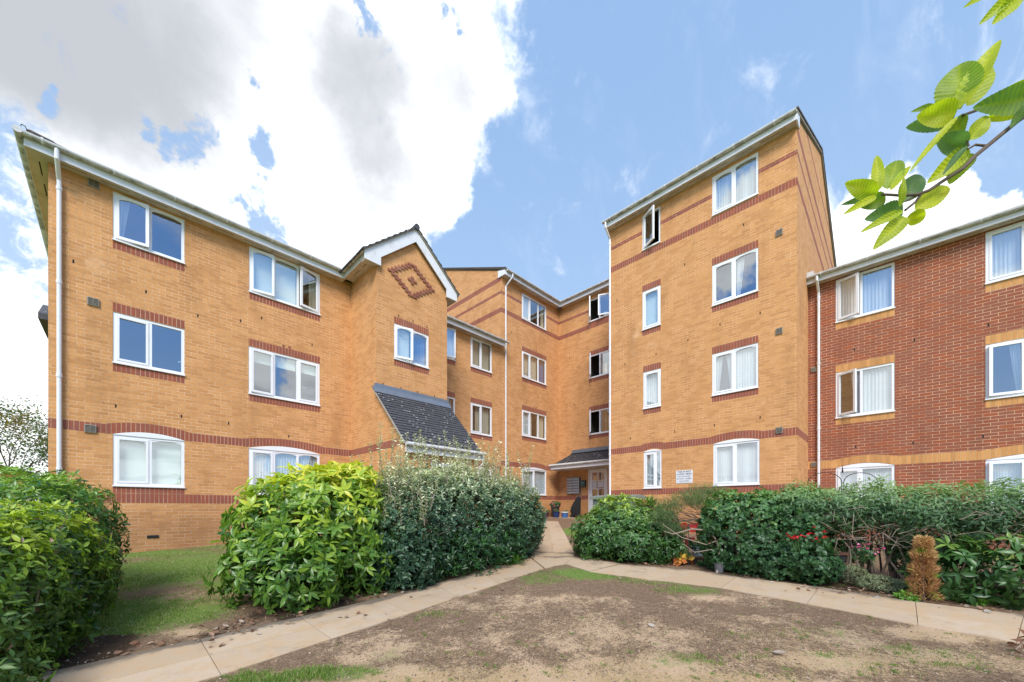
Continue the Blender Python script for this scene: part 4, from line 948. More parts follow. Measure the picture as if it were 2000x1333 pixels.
# paths of paving slabs
def strip(name, A, B, rows, label, tone=.5):
    """A,B: matching edge points (far edge, near edge); rows across"""
    V = []; F = []; tn = []; ed = []
    me = bpy.data.meshes.new(name)
    def add(q, t):
        G = .003; c = sum(q, Vector()) / 4; n = 6
        # subdivided slab for edge attribute
        base = len(V)
        for i in range(n + 1):
            for j in range(n + 1):
                u = i / n; v = j / n; p = (q[0].lerp(q[1], u)).lerp(q[3].lerp(q[2], u), v)
                p = p + (c - p).normalized() * G * (1 if (i in (0, n) or j in (0, n)) else 0)
                p = Vector((p.x, p.y, gz(p.x, p.y) + .010 + tilt * (u - .5)))
                V.append(p); e = t[1] if v < .5 else t[2]; w = abs(v - .5) * 2
                ed.append(e * w ** .9); tn.append(t[0])
        for i in range(n):
            for j in range(n):
                a = base + i * (n + 1) + j; F.append((a, a + n + 1, a + n + 2, a + 1))
        for (k0, k1) in [((i, 0), (i + 1, 0)) for i in range(n)] + [((i + 1, n), (i, n)) for i in range(n)] + [((0, j + 1), (0, j)) for j in range(n)] + [((n, j), (n, j + 1)) for j in range(n)]:
            a = base + k0[0] * (n + 1) + k0[1]; b = base + k1[0] * (n + 1) + k1[1]
            pa, pb = V[a], V[b]; s = len(V); V.extend([pa - Vector((0, 0, .04)), pb - Vector((0, 0, .04))]); tn.extend([0, 0]); ed.extend([1, 1]); F.append((a, s, s + 1, b))
    for i in range(len(A) - 1):
        for r in range(rows):
            tilt = random.uniform(-.002, .002); t = random.random()
            q = [A[i].lerp(B[i], r / rows), A[i + 1].lerp(B[i + 1], r / rows), A[i + 1].lerp(B[i + 1], (r + 1) / rows), A[i].lerp(B[i], (r + 1) / rows)]
            add(q, (t, (1.15 if name == 'l' else .7) if r == 0 else 0.0, 0.0 if r < rows - 1 else .25))
    return V, F, tn, ed
def path_obj(name, parts, label):
    V = []; F = []; tn = []; ed = []
    for v, f, t, e in parts:
        b = len(V); V += v; F += [tuple(k + b for k in q) for q in f]; tn += t; ed += e
    o = attr_mesh(name, [tuple(v) for v in V], F, np.zeros(len(V)), SLAB)
    for n, arr in (('tone', tn), ('edge', ed)):
        a = o.data.attributes.new(n, 'FLOAT', 'POINT'); a.data.foreach_set('value', np.array(arr, np.float32))
    return tag(o, label, kind='structure')
def px(*l): return [spot(*p) for p in l]
# left path: first the joint positions seen in the photograph, then carried on beyond the frame
LA = px((390, 1250), (585, 1207), (740, 1170), (848, 1142), (940, 1117), (1035, 1090)); LBn = px((432, 1321), (647, 1250), (800, 1200), (895, 1168), (975, 1142), (1062, 1112))
d0 = (LA[0] - LA[1]).normalized() * .9; LA = [LA[0] + d0 * 3, LA[0] + d0 * 2, LA[0] + d0] + LA; LBn = [LBn[0] + d0 * 3, LBn[0] + d0 * 2, LBn[0] + d0] + LBn
RA = px((1215, 1103), (1375, 1117), (1440, 1128), (1600, 1148), (1788, 1177), (2000, 1203)); RBn = px((1150, 1118), (1272, 1134), (1408, 1150), (1576, 1181), (1793, 1223), (1985, 1258))
d1 = (RA[-1] - RA[-2]).normalized() * .95; RA += [RA[-1] + d1, RA[-1] + d1 * 2, RA[-1] + d1 * 3]; d2 = (RBn[-1] - RBn[-2]).normalized() * .95; RBn += [RBn[-1] + d2, RBn[-1] + d2 * 2, RBn[-1] + d2 * 3]
EA = px((1040, 1078), (1042, 1055), (1043, 1040), (1045, 1028), (1046, 1018)); EB = px((1122, 1080), (1112, 1060), (1104, 1044), (1096, 1031), (1090, 1019))
JA = px((1035, 1090), (1122, 1080), (1215, 1103)); JB = px((1062, 1112), (1105, 1108), (1150, 1118))
path_obj('path', [strip('l', LA, LBn, 2, ''), ], 'sandy slab path running up beside the large spotted and silver bushes')
path_obj('path', [strip('r', RA, RBn, 2, '')], 'sandy slab path running in front of the long hedge on the right')
Q = px((1035, 1089), (1040, 1079), (1122, 1081), (1120, 1090))
path_obj('path', [strip('e', EA, EB, 2, ''), strip('j', px((1036, 1089), (1120, 1088), (1213, 1102)), px((1064, 1111), (1105, 1103), (1150, 1117)), 1, ''),
                  strip('k', px((1041, 1079.5), (1121, 1081.5)), px((1037, 1088), (1121, 1087)), 1, ''),
                  strip('d', [Vector((14.0, 8.2, 0)), Vector((14.0, 9.6, 0)), Vector((14.0, 11.0, 0)), Vector((14.0, 11.75, 0))], [Vector((15.0, 8.2, 0)), Vector((15.0, 9.6, 0)), Vector((15.0, 11.0, 0)), Vector((15.0, 11.75, 0))], 1, '')],
         'slab path from the junction up to the entrance door')

# ================================================================ FOLIAGE
TPL_HI = (np.array([(0, 0, 0), (.33, -1, .10), (.33, 0, 0), (.33, 1, .10), (.68, -.82, .09), (.68, 0, 0), (.68, .82, .09), (1, 0, 0)], float),
          np.array([(0, 1, 2, 2), (0, 2, 3, 3), (1, 4, 5, 2), (2, 5, 6, 3), (4, 7, 5, 5), (5, 7, 6, 6)]))
def leaf_batch(P, D, U, Ln, Wd, tint, droop=.25, fold=1.0, broad=1.0):
    """P base, D direction, U leaf up normal; each (n,3)"""
    t, f = TPL_HI; n = len(P)
    D = D / np.linalg.norm(D, axis=1, keepdims=True); S = np.cross(D, U); S /= np.maximum(np.linalg.norm(S, axis=1, keepdims=True), 1e-6); N = np.cross(S, D)
    Ln = np.broadcast_to(Ln, n); Wd = np.broadcast_to(Wd, n)
    V = P[:, None, :] + D[:, None, :] * (t[None, :, 0:1] * Ln[:, None, None]) + S[:, None, :] * (t[None, :, 1:2] * Wd[:, None, None] * .5)
    z = t[None, :, 2:3] * 4 * fold * Wd[:, None, None] * .5 - droop * (t[None, :, 0:1] ** 2) * Ln[:, None, None]
    V = V + N[:, None, :] * z
    T = np.repeat(tint, 8)
    # triangles: split quads cleanly
    tri = []
    for a, b, c, d in f:
        if c == d: tri.append((a, b, c))
        else: tri += [(a, b, c), (a, c, d)]
    tri = np.array(tri); F = (tri[None] + (np.arange(n) * 8)[:, None, None]).reshape(-1, 3)
    return V.reshape(-1, 3), F, T
def unit(v): return v / np.maximum(np.linalg.norm(v, axis=-1, keepdims=True), 1e-9)
def rnd_unit(n): return unit(rng.normal(size=(n, 3)))

def shell(ells, n, inner=.35, lump=.10, seed=0, ground=True, gap=.0):
    """points and outward normals on a union of ellipsoids (centre, radii), pushed inwards at random"""
    P = []; Nn = []
    area = np.array([(r[0] * r[1] + r[1] * r[2] + r[0] * r[2]) for c, r in ells]); k = rng.choice(len(ells), size=n * 4, p=area / area.sum())
    u = rnd_unit(n * 4); c = np.array([e[0] for e in ells])[k]; r = np.array([e[1] for e in ells])[k]
    p = c + u * r; nn = unit(u / r)
    dep = rng.random(n * 4) ** 2.2 * inner
    lum = np.array([noise.noise(Vector(q * 2.3 + seed)) + .6 * noise.noise(Vector(q * 5.1 + seed)) for q in p]) * lump
    ok = np.ones(len(p), bool)
    for i, (ec, er) in enumerate(ells):
        q = (p - np.array(ec)) / np.array(er); ok &= ~((np.sum(q * q, 1) < .80) & (k != i))
    if gap: ok &= np.array([noise.noise(Vector(q * 3.1 + 7.7 + seed)) for q in p]) > -gap
    p = p - nn * dep[:, None] + nn * lum[:, None]
    if ground: ok &= p[:, 2] > gzn(p[:, 0], p[:, 1]) + .02
    p, nn, dep = p[ok][:n], nn[ok][:n], dep[ok][:n]
    return p, nn, dep
def rosettes(p, nn, dep, k, L, W, spread=(55, 85), up=.35, droop=.25, fold=1.0, tint_fn=None, jit=.5, axis_step=0.0):
    n = len(p); ax = unit(nn + np.array([0, 0, up]) + rng.normal(size=(n, 3)) * jit * .5)
    t1 = unit(np.cross(ax, rnd_unit(n))); t2 = np.cross(ax, t1)
    P = []; D = []; U = []; Lg = []; Wg = []; T = []
    ph = rng.random(n) * 6.28; sz = rng.uniform(.75, 1.15, n)
    base_t = tint_fn(p, nn, dep) if tint_fn else rng.random(n)
    for j in range(k):
        a = ph + j * 2.4 + rng.normal(size=n) * .25; el = np.radians(rng.uniform(*spread, n)) * (1 if j > 1 else .75)
        d = ax * np.cos(el)[:, None] + (t1 * np.cos(a)[:, None] + t2 * np.sin(a)[:, None]) * np.sin(el)[:, None]
        P.append(p - ax * (axis_step * j) + d * .006); D.append(d); U.append(unit(ax + rng.normal(size=(n, 3)) * .25))
        s = sz * rng.uniform(.7, 1.15, n); Lg.append(L * s); Wg.append(W * s * rng.uniform(.85, 1.15, n)); T.append(np.clip(base_t + rng.normal(size=n) * .10, 0, 1))
    return leaf_batch(np.concatenate(P), np.concatenate(D), np.concatenate(U), np.concatenate(Lg), np.concatenate(Wg), np.concatenate(T), droop, fold)
def merge(bs):
    V = []; F = []; T = []; b = 0
    for v, f, t in bs: V.append(v); F.append(f + b); T.append(t); b += len(v)
    return np.concatenate(V), np.concatenate(F), np.concatenate(T)
def foliage(name, batches, m, parent): return attr_mesh(name, *merge(batches), LM[m], parent, smooth=True)

def stems(parent, base, tips, r0=.018, m=None, name='stems', sag=.1, n=4):
    mb = MB()
    for t in tips:
        b = Vector(base) + Vector((random.uniform(-.1, .1), random.uniform(-.1, .1), 0)) if not isinstance(base, list) else Vector(random.choice(base))
        b.z = gz(b.x, b.y) - .03; t = Vector(t); pts = []
        for i in range(n + 1):
            u = i / n; p = b.lerp(t, u); p.z += sag * math.sin(u * 3.14) * (t - b).length; p += Vector((random.uniform(-1, 1), random.uniform(-1, 1), random.uniform(-1, 1))) * .035 * (0 < i < n); pts.append(p)
        mb.tube(pts, [r0 * (1 - .75 * i / n) for i in range(n + 1)], m or BARK, 5, caps=False)
    return mb.build(name, parent)
def E(X, Y, z, rx, ry, rz): x, y = xy(X, Y); return ((x, y, z), (rx, ry, rz))
def Ev(X, Y, ztop, r, rz=None):
    """ellipsoid standing on the ground with its top at ztop"""
    x, y = xy(X, Y); g0 = gz(x, y); rz = rz or (ztop - g0) * .56; return ((x, y, ztop - rz), (r, r, rz))
def P3(X, Y, z): x, y = xy(X, Y); return Vector((x, y, z))
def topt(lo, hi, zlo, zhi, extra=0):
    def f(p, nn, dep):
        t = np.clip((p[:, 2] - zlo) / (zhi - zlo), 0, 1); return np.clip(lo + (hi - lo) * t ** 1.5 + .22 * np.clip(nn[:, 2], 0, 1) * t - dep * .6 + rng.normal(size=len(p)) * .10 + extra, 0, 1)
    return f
def shrub(name, X, Y, label, cat='shrub', group=None):
    x, y = xy(X, Y); o = empty(name, (x, y, gz(x, y)), label, cat, group); WORLD[o.name] = Matrix.Translation(o.location); return o

# large spotted laurel
sp = shrub('spotted_laurel', -2.75, 5.1, 'big spotted laurel bush with yellow green new leaves beside the left path', 'bush')
el = [Ev(-3.0, 5.15, .40, .66, .66), Ev(-2.7, 5.15, .50, .62), Ev(-2.4, 5.25, .54, .60), Ev(-2.15, 5.4, .54, .52), Ev(-3.1, 5.6, .56, .66), Ev(-2.5, 5.7, .62, .75), Ev(-2.5, 4.75, -.25, .50), Ev(-3.05, 4.9, -.2, .52), Ev(-2.35, 5.0, .05, .42)]
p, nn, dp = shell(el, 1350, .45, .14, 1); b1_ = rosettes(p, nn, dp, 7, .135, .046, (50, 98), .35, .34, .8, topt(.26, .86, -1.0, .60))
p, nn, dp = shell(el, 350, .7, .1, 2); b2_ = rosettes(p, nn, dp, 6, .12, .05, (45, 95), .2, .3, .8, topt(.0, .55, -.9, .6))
foliage('foliage', [b1_, b2_], 'spotted', sp)
stems(sp, P3(-2.6, 5.2, 0), [Vector(q) for q in p[:40]], .02)
# silver leaved hedge behind it, with long shoots
sv = shrub('silver_hedge', -.8, 7.2, 'dark silvery evergreen hedge with long pale shoots along the left path', 'hedge')
el = []
for X_, Y_, zt, r in ((-1.75, 5.95, .55, .62), (-1.8, 5.55, .35, .45), (-1.55, 5.5, -.1, .42), (-1.35, 6.4, .62, .7), (-.95, 6.95, .62, .75), (-.5, 7.45, .60, .75), (-.1, 8.0, .58, .75), (.0, 8.45, .46, .66), (.16, 8.85, .34, .52), (-1.5, 5.65, .1, .45), (-1.55, 6.9, .76, .7), (-1.1, 7.6, .84, .75), (-.4, 8.4, .72, .7), (-.9, 7.1, .72, .6)): el.append(Ev(X_, Y_, zt, r))
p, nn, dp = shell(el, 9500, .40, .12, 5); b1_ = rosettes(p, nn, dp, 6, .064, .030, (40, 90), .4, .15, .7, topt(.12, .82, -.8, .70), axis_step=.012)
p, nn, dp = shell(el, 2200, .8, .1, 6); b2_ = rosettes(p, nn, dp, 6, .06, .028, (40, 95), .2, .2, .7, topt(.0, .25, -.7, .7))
foliage('foliage', [b1_, b2_], 'silver', sv)
stems(sv, [P3(-1.6, 6.1, 0), P3(-.9, 7.1, 0), P3(-.2, 8, 0), P3(.3, 8.7, 0)], [Vector(q) for q in p[:90]], .018)
mb = MB(); Pp = []; Dd = []; Uu = []; Tt = []
for k in range(300):
    q = random.random(); e = random.choice(el[:7] + el[8:]); c = Vector(e[0]); r = e[1]
    b = c + Vector((random.gauss(0, .42) * r[0], random.gauss(0, .42) * r[1], r[2] * .78)); h = random.choice([.25, .3, .4, .5, .65, .85]) * (1.0 if c.x * CR.x + c.y * CR.y < 0.1 else .7)
    lean = Vector((random.gauss(0, .16), random.gauss(0, .16), 1)).normalized(); pts = [b + lean * h * t + Vector((random.gauss(0, .008), random.gauss(0, .008), 0)) for t in (0, .33, .66, 1)]
    mb.tube(pts, [.005, .004, .003, .0015], TWIG, 4, caps=False)
    for j in range(int(h / .022)):
        t = .12 + .88 * j / (h / .022); a = j * 2.4 + random.random(); d = Vector((math.cos(a), math.sin(a), random.uniform(.1, .9))).normalized()
        Pp.append(tuple(b + lean * h * t)); Dd.append(tuple(d)); Uu.append((random.gauss(0, .5), random.gauss(0, .5), 1)); Tt.append(min(1, .70 + .3 * t + random.gauss(0, .14)))
Ls = rng.uniform(.035, .062, len(Pp))
foliage('shoot_leaves', [leaf_batch(np.array(Pp), np.array(Dd), np.array(Uu), Ls, Ls * .42, np.array(Tt), .1, .9)], 'silver', sv)
mb.build('shoots', sv)
# low dark laurel with white flower spikes under the silver hedge
lw = shrub('low_laurel', -.75, 6.35, 'low dark cherry laurel with small white flower spikes under the silver hedge', 'bush')
el = [Ev(-1.1, 6.1, -.35, .42), Ev(-.65, 6.5, -.30, .45), Ev(-.2, 7.1, -.35, .42)]
p, nn, dp = shell(el, 520, .3, .1, 8); b1_ = rosettes(p, nn, dp, 5, .10, .026, (35, 85), .7, .1, .6, topt(.0, .35, -.9, -.3)); foliage('foliage', [b1_], 'glossy', lw)
mb = MB(); Pp = []; Dd = []
for k in range(26):
    i = random.randrange(len(p)); b = Vector(p[i]) + Vector(nn[i]) * .03; tip = b + Vector((nn[i][0] * .5, nn[i][1] * .5, 1)).normalized() * random.uniform(.05, .10)
    for j in range(14): q = b.lerp(tip, j / 14); a = j * 2.2; Pp.append(tuple(q)); Dd.append((math.cos(a), math.sin(a), .4))
foliage('flower_spikes', [leaf_batch(np.array(Pp), np.array(Dd), np.tile([0, 0, 1.], (len(Pp), 1)) + rng.normal(size=(len(Pp), 3)) * .2, .014, .012, rng.random(len(Pp)), .1, .5)], 'white', lw)
# near left shrubs
s1_ = shrub('lime_bush', -4.0, 3.1, 'lime topped bush nearest the camera at the left edge', 'bush')
el = [Ev(-4.08, 2.95, -.06, .50), Ev(-4.6, 3.0, .04, .75), Ev(-4.6, 3.6, .04, .65), Ev(-3.76, 2.6, -.55, .40), Ev(-4.08, 3.15, -.55, .42), Ev(-3.35, 2.4, -.85, .28)]
el0 = el; p, nn, dp = shell(el, 3000, .30, .12, 11); b1_ = rosettes(p, nn, dp, 5, .072, .026, (50, 88), .15, .30, .7, topt(.25, 1.0, -.85, -.05)); 
p, nn, dp = shell(el, 900, .6, .1, 12); b2_ = rosettes(p, nn, dp, 5, .07, .027, (50, 95), .1, .35, .7, topt(.0, .3, -.6, .1)); foliage('foliage', [b1_, b2_], 'lime', s1_)
stems(s1_, P3(-4.0, 3.1, 0), [Vector(q) for q in p[:60]], .014)
s2_ = shrub('glossy_bush', -5.2, 4.4, 'glossy dark green rounded hedge bush behind the lime topped one, by the drainpipe', 'bush')
el = [Ev(-5.0, 4.2, .18, .50), Ev(-5.35, 4.45, .38, .60), Ev(-6.0, 4.7, .46, .8), Ev(-5.7, 4.9, .44, .6), Ev(-4.65, 3.85, -.35, .36), Ev(-6.9, 5.1, .50, .9), Ev(-4.4, 3.75, -.75, .32), Ev(-5.1, 4.5, .1, .42)]
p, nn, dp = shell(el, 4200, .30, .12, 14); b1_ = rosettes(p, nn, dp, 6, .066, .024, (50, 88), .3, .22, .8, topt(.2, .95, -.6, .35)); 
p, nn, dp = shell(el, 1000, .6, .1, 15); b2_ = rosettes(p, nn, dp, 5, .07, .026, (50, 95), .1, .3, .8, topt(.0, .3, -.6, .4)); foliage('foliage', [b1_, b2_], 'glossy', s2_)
stems(s2_, P3(-5.2, 4.4, 0), [Vector(q) for q in p[:60]], .014)
def dead(parent, ells, n, L):
    p, nn, dp = shell(ells, n, .02, .12, 3); foliage('withered_leaves', [rosettes(p, nn, dp, 1, L, L * .38, (60, 110), .1, .5, 1.6)], 'litter', parent)
dead(s1_, el0, 70, .07); dead(s2_, el, 50, .07)
# right laurel
s3_ = shrub('laurel_bush', 2.2, 8.0, 'rounded green laurel bush beside the path junction, in front of the grey cabinet', 'bush')
el = [Ev(1.85, 7.95, -.02, .60), Ev(2.25, 8.0, .22, .72), Ev(2.75, 7.9, .10, .62), Ev(2.3, 7.5, -.3, .5), Ev(1.68, 7.75, -.45, .40), Ev(2.9, 7.4, -.35, .42)]
p, nn, dp = shell(el, 1700, .30, .10, 21); b1_ = rosettes(p, nn, dp, 6, .095, .036, (50, 88), .3, .35, .8, topt(.2, .8, -.8, .15))
p, nn, dp = shell(el, 450, .6, .1, 22); b2_ = rosettes(p, nn, dp, 5, .09, .036, (50, 95), .1, .35, .8, topt(.0, .3, -.7, .2)); foliage('foliage', [b1_, b2_], 'laurel', s3_)
stems(s3_, P3(2.2, 7.9, 0), [Vector(q) for q in p[:50]], .015)
# bamboo-like bright tuft at the right side of that bush
def tuft(name, X, Y, z, n, L, W, m, label, cat='plant', cone=.8, group=None, h=0):
    o = shrub(name, X, Y, label, cat, group); b = P3(X, Y, z)
    P = np.tile(np.array(b), (n, 1)) + rng.normal(size=(n, 3)) * np.array([.05, .05, .02]) + np.array([0, 0, 1.0]) * rng.random((n, 1)) * h
    D = unit(np.concatenate([rng.normal(size=(n, 2)) * cone, np.ones((n, 1))], 1)); U = unit(np.cross(D, np.cross(np.tile([0, 0, 1.], (n, 1)), D)) + 1e-3)
    foliage('leaves', [leaf_batch(P, D, U, L * rng.uniform(.6, 1.1, n), W, rng.random(n), .45, .6)], m, o); return o
tuft('grassy_tuft', .02, 7.25, gz(*xy(.02, 7.25)), 110, .30, .02, 'bright', 'grassy green tuft growing at the path edge under the silver hedge', cone=.9)
tuft('leafy_shoot', 2.85, 7.15, -.75, 50, .32, .022, 'bright', 'bright narrow leaved shoot in the side of the rounded laurel bush', cone=.7)
tuft('leafy_shoot', 2.75, 7.75, .08, 60, .26, .024, 'laurel', 'yellowish upright shoots on top of the rounded laurel bush', cone=.8)

# leaning heather with gnarled bare wood
hs = shrub('tree_heath', 3.5, 7.3, 'leaning needle leaved heath shrub with gnarled bare wood between laurel and hedge', 'shrub')
tips = []; mb = MB(); root = P3(3.62, 6.75, 0); root.z = gz(root.x, root.y) - .02
cl = [(3.0, 7.4, .02, .30), (3.35, 7.45, .18, .32), (3.7, 7.5, .30, .34), (3.95, 7.4, .24, .28), (2.75, 7.1, -.18, .28), (2.95, 7.0, -.4, .24), (3.55, 7.3, .10, .3)]
for k in range(9):
    a = P3(3.9 + random.gauss(0, .08), 7.0 + random.gauss(0, .1), 0); a.z = gz(a.x, a.y)
    mid = P3(3.75 + random.gauss(0, .12), 7.1, -.35 + random.gauss(0, .1))
    for j in range(5):
        c = random.choice(cl); t = P3(c[0] + random.gauss(0, c[3] * .5), c[1] + random.gauss(0, .15), c[2] + random.gauss(0, c[3] * .4)); tips.append(t)
        mb.tube([a, a.lerp(mid, .5) + Vector((random.gauss(0, .03), random.gauss(0, .03), 0)), mid, mid.lerp(t, .5) + Vector((random.gauss(0, .04), random.gauss(0, .04), .03)), t], [.020, .016, .011, .006, .002], BARK, 5, caps=False)
mb.build('branches', hs)
mb = MB(); q0 = P3(3.42, 6.5, 0); q0.z = gz(q0.x, q0.y) - .02
for pts, r in (([q0, P3(3.5, 6.55, -.85), P3(3.48, 6.6, -.55), P3(3.35, 6.65, -.38), P3(3.1, 6.7, -.36)], .022), ([P3(3.1, 6.7, -.36), P3(2.8, 6.75, -.45), P3(2.65, 6.8, -.40)], .012), ([P3(3.48, 6.6, -.55), P3(3.3, 6.6, -.62), P3(2.9, 6.65, -.50), P3(2.6, 6.7, -.28)], .010), ([P3(3.4, 6.6, -.7), P3(3.1, 6.6, -.75), P3(2.9, 6.6, -.6)], .008)): mb.tube(pts, [r * (1 - .5 * i / len(pts)) for i in range(len(pts))], TWIG, 7)
mb.build('bare_limb', hs)
n = 10500; ci = rng.integers(0, len(cl), n); cc = np.array([tuple(P3(c[0], c[1], c[2])) for c in cl])[ci]; rr = np.array([c[3] for c in cl])[ci]
P = cc + rnd_unit(n) * (rng.random((n, 1)) ** .5) * rr[:, None] * np.array([1, 1, .55]); D = unit(rng.normal(size=(n, 3)) * .45 + np.array([CR.x * -.25, CR.y * -.25, .9]))
foliage('foliage', [leaf_batch(P, D, rnd_unit(n), rng.uniform(.04, .08, n), .005, np.clip(.35 + (P[:, 2] + .2) * .5 + rng.normal(size=n) * .2, 0, 1), .1, .3)], 'needle', hs)

# long hedge on the right: rounded leaves to the left, feathery top along it
hd = shrub('leafy_hedge', 4.2, 6.4, 'left part of the long hedge, dense rounded dark leaves spilling to the path', 'hedge')
el = [Ev(3.75, 6.75, .28, .48), Ev(4.2, 6.55, .34, .52), Ev(4.65, 6.3, .33, .52), Ev(3.95, 6.45, -.35, .36), Ev(4.15, 6.15, -.5, .38), Ev(4.5, 5.85, -.55, .38), Ev(4.1, 6.5, -.1, .45), Ev(4.5, 6.1, -.2, .42)]
p, nn, dp = shell(el, 3300, .25, .10, 31); b1_ = rosettes(p, nn, dp, 4, .066, .046, (60, 95), .1, .28, .5, topt(.2, .85, -.9, .35), jit=.8)
p, nn, dp = shell(el, 500, .6, .1, 32); b2_ = rosettes(p, nn, dp, 4, .06, .038, (60, 95), .1, .3, .5, topt(0, .3, -.8, .35)); foliage('foliage', [b1_, b2_], 'round', hd)
stems(hd, [P3(4, 6.4, 0), P3(4.5, 6.2, 0)], [Vector(q) for q in p[:60]], .012)
hf = shrub('feathery_hedge', 5.7, 5.8, 'long flat topped hedge of fine drooping leaves over bare twiggy wood', 'hedge')
el = []
for i in range(13):
    t = i / 12; X_ = 4.7 + t * 4.4; Y_ = 6.35 - t * 3.3; zt = .36 - .06 * t + random.uniform(-.05, .05); x_, y_ = xy(X_, Y_); el.append(((x_, y_, zt - .42), (.56, .56, .44)))
    if i % 3 == 0: el.append(((*xy(X_ + .05, Y_ + .05), zt - .85), (.42, .42, .42)))
p, nn, dp = shell(el, 9000, .30, .12, 41); keep = nn[:, 2] > -.8; p, nn, dp = p[keep], nn[keep], dp[keep]
b1_ = rosettes(p, nn, dp, 6, .070, .021, (50, 95), .25, .45, .6, topt(.2, .9, -.2, .35), axis_step=.012)
foliage('foliage', [b1_], 'feather', hf)
mb = MB()
for i in range(110):
    t = random.random(); X_ = 4.75 + t * 4.4; Y_ = 6.4 - t * 3.3; a = P3(X_ + random.gauss(0, .10), Y_ + random.gauss(0, .12), 0); a.z = gz(a.x, a.y) - .02
    c = P3(X_ + random.gauss(0, .30), Y_ + random.gauss(0, .34), random.uniform(-.2, .25)); m_ = a.lerp(c, .5) + Vector((random.gauss(0, .09), random.gauss(0, .09), random.gauss(0, .05)))
    mb.tube([a, a.lerp(m_, .6), m_, m_.lerp(c, .5) + Vector((random.gauss(0, .05), random.gauss(0, .05), .02)), c], [.018, .014, .009, .006, .003], random.choice([BARK, BARK, TWIG]), 5, caps=False)
for i in range(620):
    t = random.random(); X_ = 4.75 + t * 4.4; Y_ = 6.3 - t * 3.3; a = P3(X_ + random.gauss(0, .2) - .12, Y_ + random.gauss(0, .18) - .30, random.uniform(-.55, .02)); d = Vector((random.gauss(0, 1), random.gauss(0, 1), random.gauss(.1, .5))).normalized() * random.uniform(.12, .42)
    mb.tube([a, a + d * .5 + Vector((0, 0, random.gauss(0, .03))), a + d], [.005, .0035, .0015], TWIG, 4, caps=False)
mb.build('branches', hf)
el2 = [((*xy(4.85 + i * .5, 6.5 - i * .37), -.5), (.30, .30, .5)) for i in range(9)]
p, nn, dp = shell(el2, 2800, .4, .1, 43); foliage('inner_leaves', [rosettes(p, nn, dp, 5, .07, .022, (50, 95), .2, .4, .6, topt(.0, .25, -1, .1))], 'feather', hf)
# broad leaved laurel low at the right end
s4_ = shrub('broad_laurel', 5.9, 4.9, 'broad leaved dark laurel low in front of the hedge, right of the dead conifer', 'bush')
el = [Ev(5.62, 4.98, -.42, .40), Ev(6.1, 4.75, -.36, .5), Ev(6.6, 4.5, -.3, .5), Ev(7.1, 4.2, -.25, .5)]
p, nn, dp = shell(el, 560, .25, .08, 51); b1_ = rosettes(p, nn, dp, 6, .125, .042, (50, 95), .1, .35, .8, topt(.08, .55, -1, -.3)); foliage('foliage', [b1_], 'laurel', s4_)
stems(s4_, P3(5.8, 5, 0), [Vector(q) for q in p[:24]], .012)
# brown dead conifer
dc = shrub('dead_conifer', 4.55, 4.75, 'brown dying dwarf conifer in a narrow column at the path edge', 'conifer')
cb = spot(1803, 1174); n = 5200; t = rng.random(n) ** .8; hgt = .78
rad = (.135 * (1 - t) ** .55 * (.55 + .45 * np.sin(t * 14 + 1) ** 2) + .035); a = rng.random(n) * 6.28; rr = rad * rng.uniform(.55, 1.05, n)
P = np.stack([cb.x + rr * np.cos(a) - .04 * t, cb.y + rr * np.sin(a), cb.z + .02 + t * hgt], 1); D = unit(np.stack([np.cos(a), np.sin(a), np.full(n, .7)], 1) + rng.normal(size=(n, 3)) * .35)
tt = np.clip(rng.normal(size=n) * .22 + .42 + .3 * (t > .7), 0, .9); gr = np.array([noise.noise(Vector(q * 9)) for q in P]) > .28; tt = np.where(gr, 1.0, tt)
dc.location = cb; WORLD[dc.name] = Matrix.Translation(cb)
foliage('foliage', [leaf_batch(P, D, rnd_unit(n), rng.uniform(.03, .06, n), .009, tt, .1, .4)], 'dead', dc)
mb = MB(); mb.tube([cb - Vector((0, 0, .03)), cb + Vector((0, 0, hgt * .85))], [.02, .006], BARK, 6); mb.build('trunk', dc)
# small plants along the right bed
def mound(name, px_, py_, r, h, n, L, W, m, label, cat='plant', k=5, tl=(.2, .9), group=None):
    c = spot(px_, py_); o = empty(name, c, label, cat, group); WORLD[o.name] = Matrix.Translation(c)
    e = [((c.x, c.y, c.z + h * .25), (r, r, h * .75))]; p, nn, dp = shell(e, n, .05, .03, px_ * .01); foliage('leaves', [rosettes(p, nn, dp, k, L, W, (30, 85), .6, .2, .6, topt(tl[0], tl[1], c.z, c.z + h))], m, o); return o
mound('thyme', 1664, 1138, .20, .26, 420, .030, .009, 'sage', 'grey green thyme mound, taller and left, by the path edge')
mound('thyme', 1718, 1152, .26, .19, 520, .030, .009, 'sage', 'grey green thyme mound, lower and wider, left of the dead conifer')
mound('weed', 1772, 1172, .10, .08, 45, .05, .018, 'bright', 'small bright green weed at the foot of the dead conifer')
mound('weed', 1866, 1172, .12, .11, 45, .05, .02, 'bright', 'bright green weed clump right of the dead conifer')
mound('weed', 1908, 1180, .12, .10, 45, .05, .02, 'bright', 'bright green weed clump before the broad leaved laurel')
mound('coleus', 1328, 1103, .17, .16, 26, .105, .075, 'coleus', 'copper red coleus with yellow leaf edges at the path edge', k=5, tl=(.2, .6))
mound('ground_cover', 1375, 1105, .12, .06, 30, .05, .035, 'round', 'low green creeper beside the black plastic pot')
mound('bedding_plant', 1560, 1125, .45, .30, 190, .06, .045, 'round', 'trailing round leaved plant hanging over the path edge below the hedge', k=4, tl=(.2, .7))

